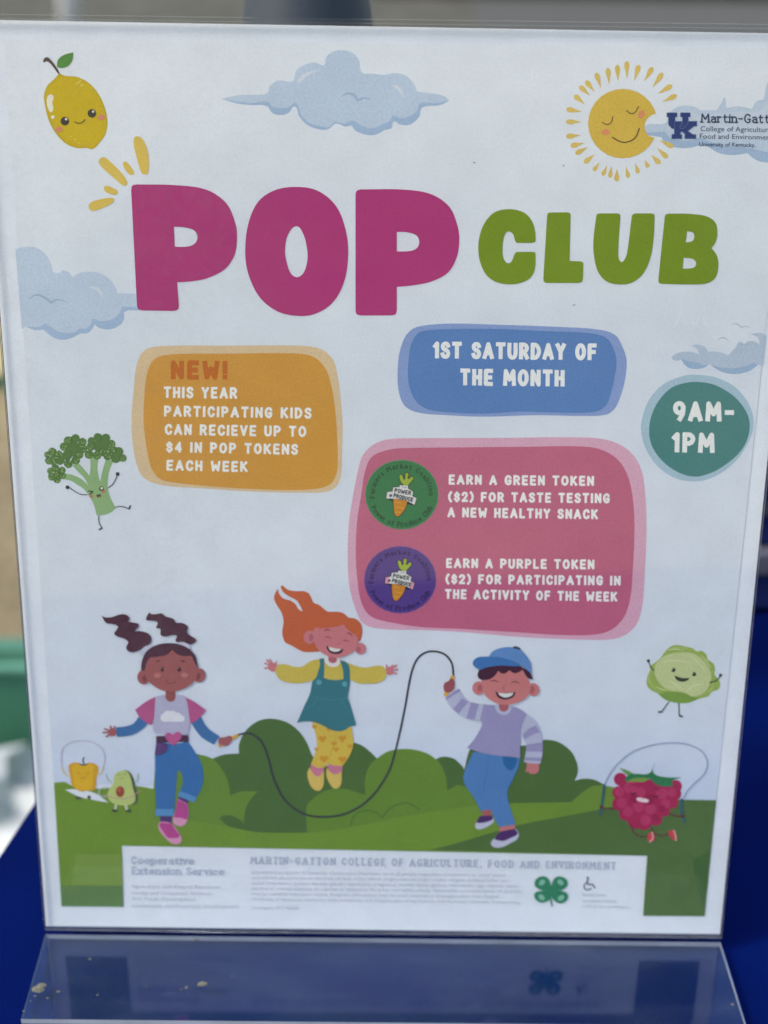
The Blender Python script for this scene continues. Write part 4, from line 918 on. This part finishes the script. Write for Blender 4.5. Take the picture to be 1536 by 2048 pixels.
# rounded fold along the bottom
bm = bmesh.new(); n = 14; prof = []
for k in range(n + 1):
    a_ = math.pi * k / n
    prof.append((-.0006 - .0012 * math.sin(a_), .00005 + .0013 * math.cos(a_)))
A_v = [bm.verts.new((x0, v, q)) for v, q in prof]; B_v = [bm.verts.new((x1, v, q)) for v, q in prof]
for k in range(n): bm.faces.new((A_v[k], A_v[k + 1], B_v[k + 1], B_v[k]))
bm.faces.new(A_v); bm.faces.new(B_v[::-1])
bmesh.ops.recalc_face_normals(bm, faces=bm.faces)
link('bottom_fold', bm, acrylic('bent_acrylic', tint=(0.82, 0.84, 0.86), f0=0.10, rough=0.08), holder, True)
# foot
fl_, fr2 = floor_pt(42, 2038, 0.0018), floor_pt(1493, 2052, 0.0018)
bm = bmesh.new()
q = [(x0 + .0002, -.0014), (x1 - .0002, -.0014), (fr2.x, fr2.y), (fl_.x, fl_.y)]
lo = [bm.verts.new((x, y, 0.0001)) for x, y in q]; hi = [bm.verts.new((x, y, 0.0018)) for x, y in q]
bm.faces.new(lo); bm.faces.new(hi[::-1])
for i in range(4): bm.faces.new((lo[i], hi[i], hi[(i + 1) % 4], lo[(i + 1) % 4]))
bmesh.ops.recalc_face_normals(bm, faces=bm.faces)
for f in bm.faces: f.material_index = 1 if abs(f.normal.z) < .9 else (0 if f.normal.z > 0 else 2)
under_m = bpy.data.materials.new('acrylic_underside'); under_m.use_nodes = True   # lies on the cloth, no air gap to reflect
ut = under_m.node_tree; ut.nodes.remove(ut.nodes['Principled BSDF']); un = ut.nodes.new('ShaderNodeBsdfTransparent')
ut.links.new(un.outputs[0], ut.nodes['Material Output'].inputs['Surface'])
HI = (Matrix.Translation(P0) @ poster_frame).inverted()
bmesh.ops.transform(bm, matrix=HI, verts=bm.verts)
foot = link('foot', bm, [foot_m, edge_m, under_m], holder)
fleck_m = plain('dried_fleck', (0.115, 0.115, 0.085), 0.9, 0.1, 1500, 0.5)
def fleck(px, py, r, seed):
    p = floor_pt(px, py, 0.0018); bm = bmesh.new()
    bmesh.ops.create_icosphere(bm, subdivisions=3, radius=r)
    for v in bm.verts:
        k = 1 + .55 * noise.noise(v.co / r * 1.3 + Vector((seed, 0, 0)))
        v.co = Vector((v.co.x * k, v.co.y * k * .8, v.co.z * .10))
    bmesh.ops.transform(bm, matrix=HI.to_3x3().to_4x4(), verts=bm.verts)
    o = link('dried_fleck', bm, fleck_m, foot, True); o.location = HI @ p
for i, (px, py, r) in enumerate(((78, 1978, .0019), (405, 1968, .0014), (84, 1970, .0012), (117, 1983, .0006), (180, 1918, .0005), (373, 1975, .0006), (362, 1979, .0004), (464, 1953, .0004), (293, 1973, .0003),
                                 (393, 1879, .0006), (1465, 2009, .0005), (195, 1990, .0004), (48, 2022, .0004), (95, 1996, .0004), (62, 2002, .0003), (70, 1992, .0004))):
    fleck(px, py, r, i * 3.7)
# specks of lint caught on the pane
lint_m = plain('lint', (0.05, 0.05, 0.055), 0.9, 0.1)
for px, py, L, an in ((1147, 607, 5, 20), (1126, 329, 4, 35), (948, 323, 4, 10), (944, 916, 12, 75)):
    a_ = math.radians(an)
    q = [(px + L * math.cos(a_) * t_ / 2, py - L * math.sin(a_) * t_ / 2 + (1.2 * (1 - t_ * t_))) for t_ in (-1, -.3, .3, 1)]
    bm = bmesh.new(); rg = []
    for k, (xx, yy) in enumerate(q):
        u_, v_ = uv(xx, yy); r = .00012 if L < 10 else .00004
        rg.append([bm.verts.new((u_ + r * .6 * math.cos(b_), v_ + r * math.sin(b_), 0.00142 + r * .3 * math.sin(b_ + 1))) for b_ in (0, 1.57, 3.14, 4.71)])
    for A2, B2 in zip(rg, rg[1:]):
        for i in range(4): bm.faces.new((A2[i], A2[(i + 1) % 4], B2[(i + 1) % 4], B2[i]))
    link('lint_speck', bm, lint_m, holder, True)

# ================================================================== THINGS BEHIND THE SIGN
# bottle on the table
bp_ = depth_pt(615, 12, 0.13)
bt = thing('drink_bottle', 'dark slate blue bottle standing on the table behind the top of the sign', 'bottle', (bp_.x, 0.13, 0.0))
bm = bmesh.new(); lathe(bm, [(.020, 0), (.0228, .002), (.0237, .006), (.0237, .258), (.0226, .266), (.0192, .287), (.0165, .305), (.0150, .312)])
link('bottle_body', bm, plain('slate_plastic', (0.020, 0.028, 0.036), 0.45, 0.4, 20, 0.1), bt, True)
bm = bmesh.new(); lathe(bm, [(.0165, .312), (.0175, .3135), (.0175, .332), (.015, .335)])
link('bottle_cap', bm, plain('cap_plastic', (0.02, 0.022, 0.026), 0.4), bt, True)
# navy boxes stacked right of the sign
bz = 0.0
nav, gry = plain('navy_card', (0.006, 0.014, 0.085), 0.7, 0.2, 30, 0.2), plain('grey_card', (0.10, 0.10, 0.13), 0.7, 0.2, 30, 0.15)
for k, (dx_, hgt, rz, lab) in enumerate(((0, .030, 4, 'navy flat box with a grey lid, lowest of the stack right of the sign'), (.004, .026, 1, 'navy flat box with a grey lid, second from the bottom of its stack'),
                                     (-.003, .026, 6, 'navy flat box with a grey lid, second from the top of its stack'), (.002, .028, 3, 'navy flat box with a grey lid, topmost of the stack beside the sign'))):
    t_ = thing('storage_box', lab, 'box', (0.285 + dx_, 0.345, bz), 'navy boxes stacked behind the sign'); t_.rotation_euler = (0, 0, math.radians(rz))
    bm = bmesh.new(); box(bm, -.13, .13, -.09, .09, 0, hgt * .6, .002); link('box_tray', bm, nav, t_)
    bm = bmesh.new(); box(bm, -.132, .132, -.092, .092, hgt * .6, hgt - .0003, .002); link('box_lid', bm, gry, t_)
    bz += hgt
# green crate on the ground
cr_ = thing('plastic_crate', 'open green plastic crate with a thick rim on the bare ground left of the table', 'crate', (-0.66, 1.038, GZ))
gm = plain('green_plastic', (0.050, 0.172, 0.104), 0.45, 0.4, 25, 0.12); gm3 = plain('pale_green_lip', (0.11, 0.30, 0.21), 0.4, 0.45, 25, 0.1); gmd = plain('dark_green_rib', (0.022, 0.085, 0.052), 0.5, 0.3, 25, 0.1); gm2 = plain('green_plastic_rim', (0.055, 0.20, 0.125), 0.4, 0.45, 25, 0.1)
bm = bmesh.new()
for a_ in ((-.36, .36, -.225, -.215), (-.36, .36, .215, .225), (-.36, -.35, -.215, .215), (.35, .36, -.215, .215)): box(bm, *a_, .002, .165)
box(bm, -.349, .349, -.214, .214, .002, .01)
link('crate_wall', bm, gm, cr_)
bm = bmesh.new()
for a_ in ((-.375, .375, -.24, -.212), (-.375, .375, .212, .24), (-.375, -.347, -.2115, .2115), (.347, .375, -.2115, .2115)): box(bm, *a_, .1735, .192, .004)
link('rim', bm, gm, cr_)
bm = bmesh.new()
for a_ in ((-.375, .375, -.248, -.204), (-.375, .375, .204, .248), (-.383, -.339, -.2035, .2035), (.339, .383, -.2035, .2035)): box(bm, *a_, .163, .173, .003)
link('rim_lip', bm, gm3, cr_)
for xx in (-.30, -.15, 0, .10, .275):
    bm = bmesh.new(); box(bm, xx - .012, xx + .012, -.236, -.2155, .004, .162, .003); link('rib', bm, gm2, cr_)
    bm = bmesh.new(); box(bm, xx - .009, xx + .009, .204, .2148, .011, .162, .002); link('rib', bm, gmd, cr_)
bm = bmesh.new(); box(bm, -.365, .365, -.232, -.2152, .105, .118, .003); link('band', bm, gm2, cr_)
# crumpled white bag
def bag():
    bm = bmesh.new(); bmesh.ops.create_icosphere(bm, subdivisions=4, radius=1.0)
    for v in bm.verts:
        p = v.co.copy()
        k = 1 + .42 * noise.noise(p * 1.7 + Vector((4, 1, 2))) - .55 * abs(noise.noise(p * 2.6 + Vector((1, 7, 2)))) + .30 * (.5 - abs(noise.noise(p * 5.2))) + .10 * noise.noise(p * 11)
        v.co = Vector((p.x * .19 * k, p.y * .14 * k, max(0.0, .055 + p.z * .095 * k)))
    o = link('plastic_bag', bm, plain('white_film', (0.50, 0.52, 0.50), 0.4, 0.4, 14, 0.14), None, False)
    o.location = (-0.50, 1.045, GZ + .0105)
    tag(o, 'crumpled white plastic bag lying inside the open green crate', 'bag')
bag()
# pale yellow box farther back
yb = thing('wooden_box', 'pale yellow wooden box standing on the ground beyond the green crate', 'box', (-1.20, 3.05, GZ))
ym = plain('yellow_paint', (0.62, 0.56, 0.30), 0.6, 0.3, 9, 0.12)
for k in range(4):
    bm = bmesh.new(); box(bm, -.45, .45, -.26, .26, .03 + k * .125, .03 + k * .125 + .118, .006); link('board', bm, ym, yb)
for sx in (-1, 1):
    for sy in (-1, 1):
        bm = bmesh.new(); box(bm, sx * .42 - .03, sx * .42 + .03, sy * .235 - .02, sy * .235 + .02, 0, .0295, .002); link('foot', bm, gm, yb)
# white post
pp = depth_pt(137, 14, 8.0)
po = thing('bollard', 'slim white post in the blurred distance above the top left of the sign', 'post', (pp.x, 8.0, GZ))
wm = plain('white_paint', (0.72, 0.72, 0.70), 0.5, 0.4, 6, 0.06)
bm = bmesh.new(); lathe(bm, [(.052, 0.021), (.052, 1.0), (.045, 1.03), (.02, 1.05)]); link('post', bm, wm, po, True)
bm = bmesh.new(); lathe(bm, [(.09, 0), (.09, .012), (.06, .02)]); link('post_base', bm, plain('base_plate', (0.2, 0.2, 0.2), 0.5), po, True)
# dark wheel stop on the asphalt
ks = thing('wheel_stop', 'long black rubber wheel stop lying on the grey asphalt in the far background', 'kerb', (4.6, 12.75, GZ + .004))
bm = bmesh.new()
sec = [(-.16, 0), (-.15, .10), (-.09, .30), (.09, .30), (.15, .10), (.16, 0)]
A2 = [bm.verts.new((-4.7, y, z)) for y, z in sec]; B2 = [bm.verts.new((4.7, y, z)) for y, z in sec]
for i in range(len(sec)): bm.faces.new((A2[i], A2[(i + 1) % 6], B2[(i + 1) % 6], B2[i]))
bm.faces.new(A2[::-1]); bm.faces.new(B2); bmesh.ops.recalc_face_normals(bm, faces=bm.faces)
link('rubber_body', bm, plain('black_rubber', (0.022, 0.021, 0.02), 0.85, 0.2, 8, 0.2), ks)

for o in bpy.data.objects:
    if '_o' in o: del o['_o']
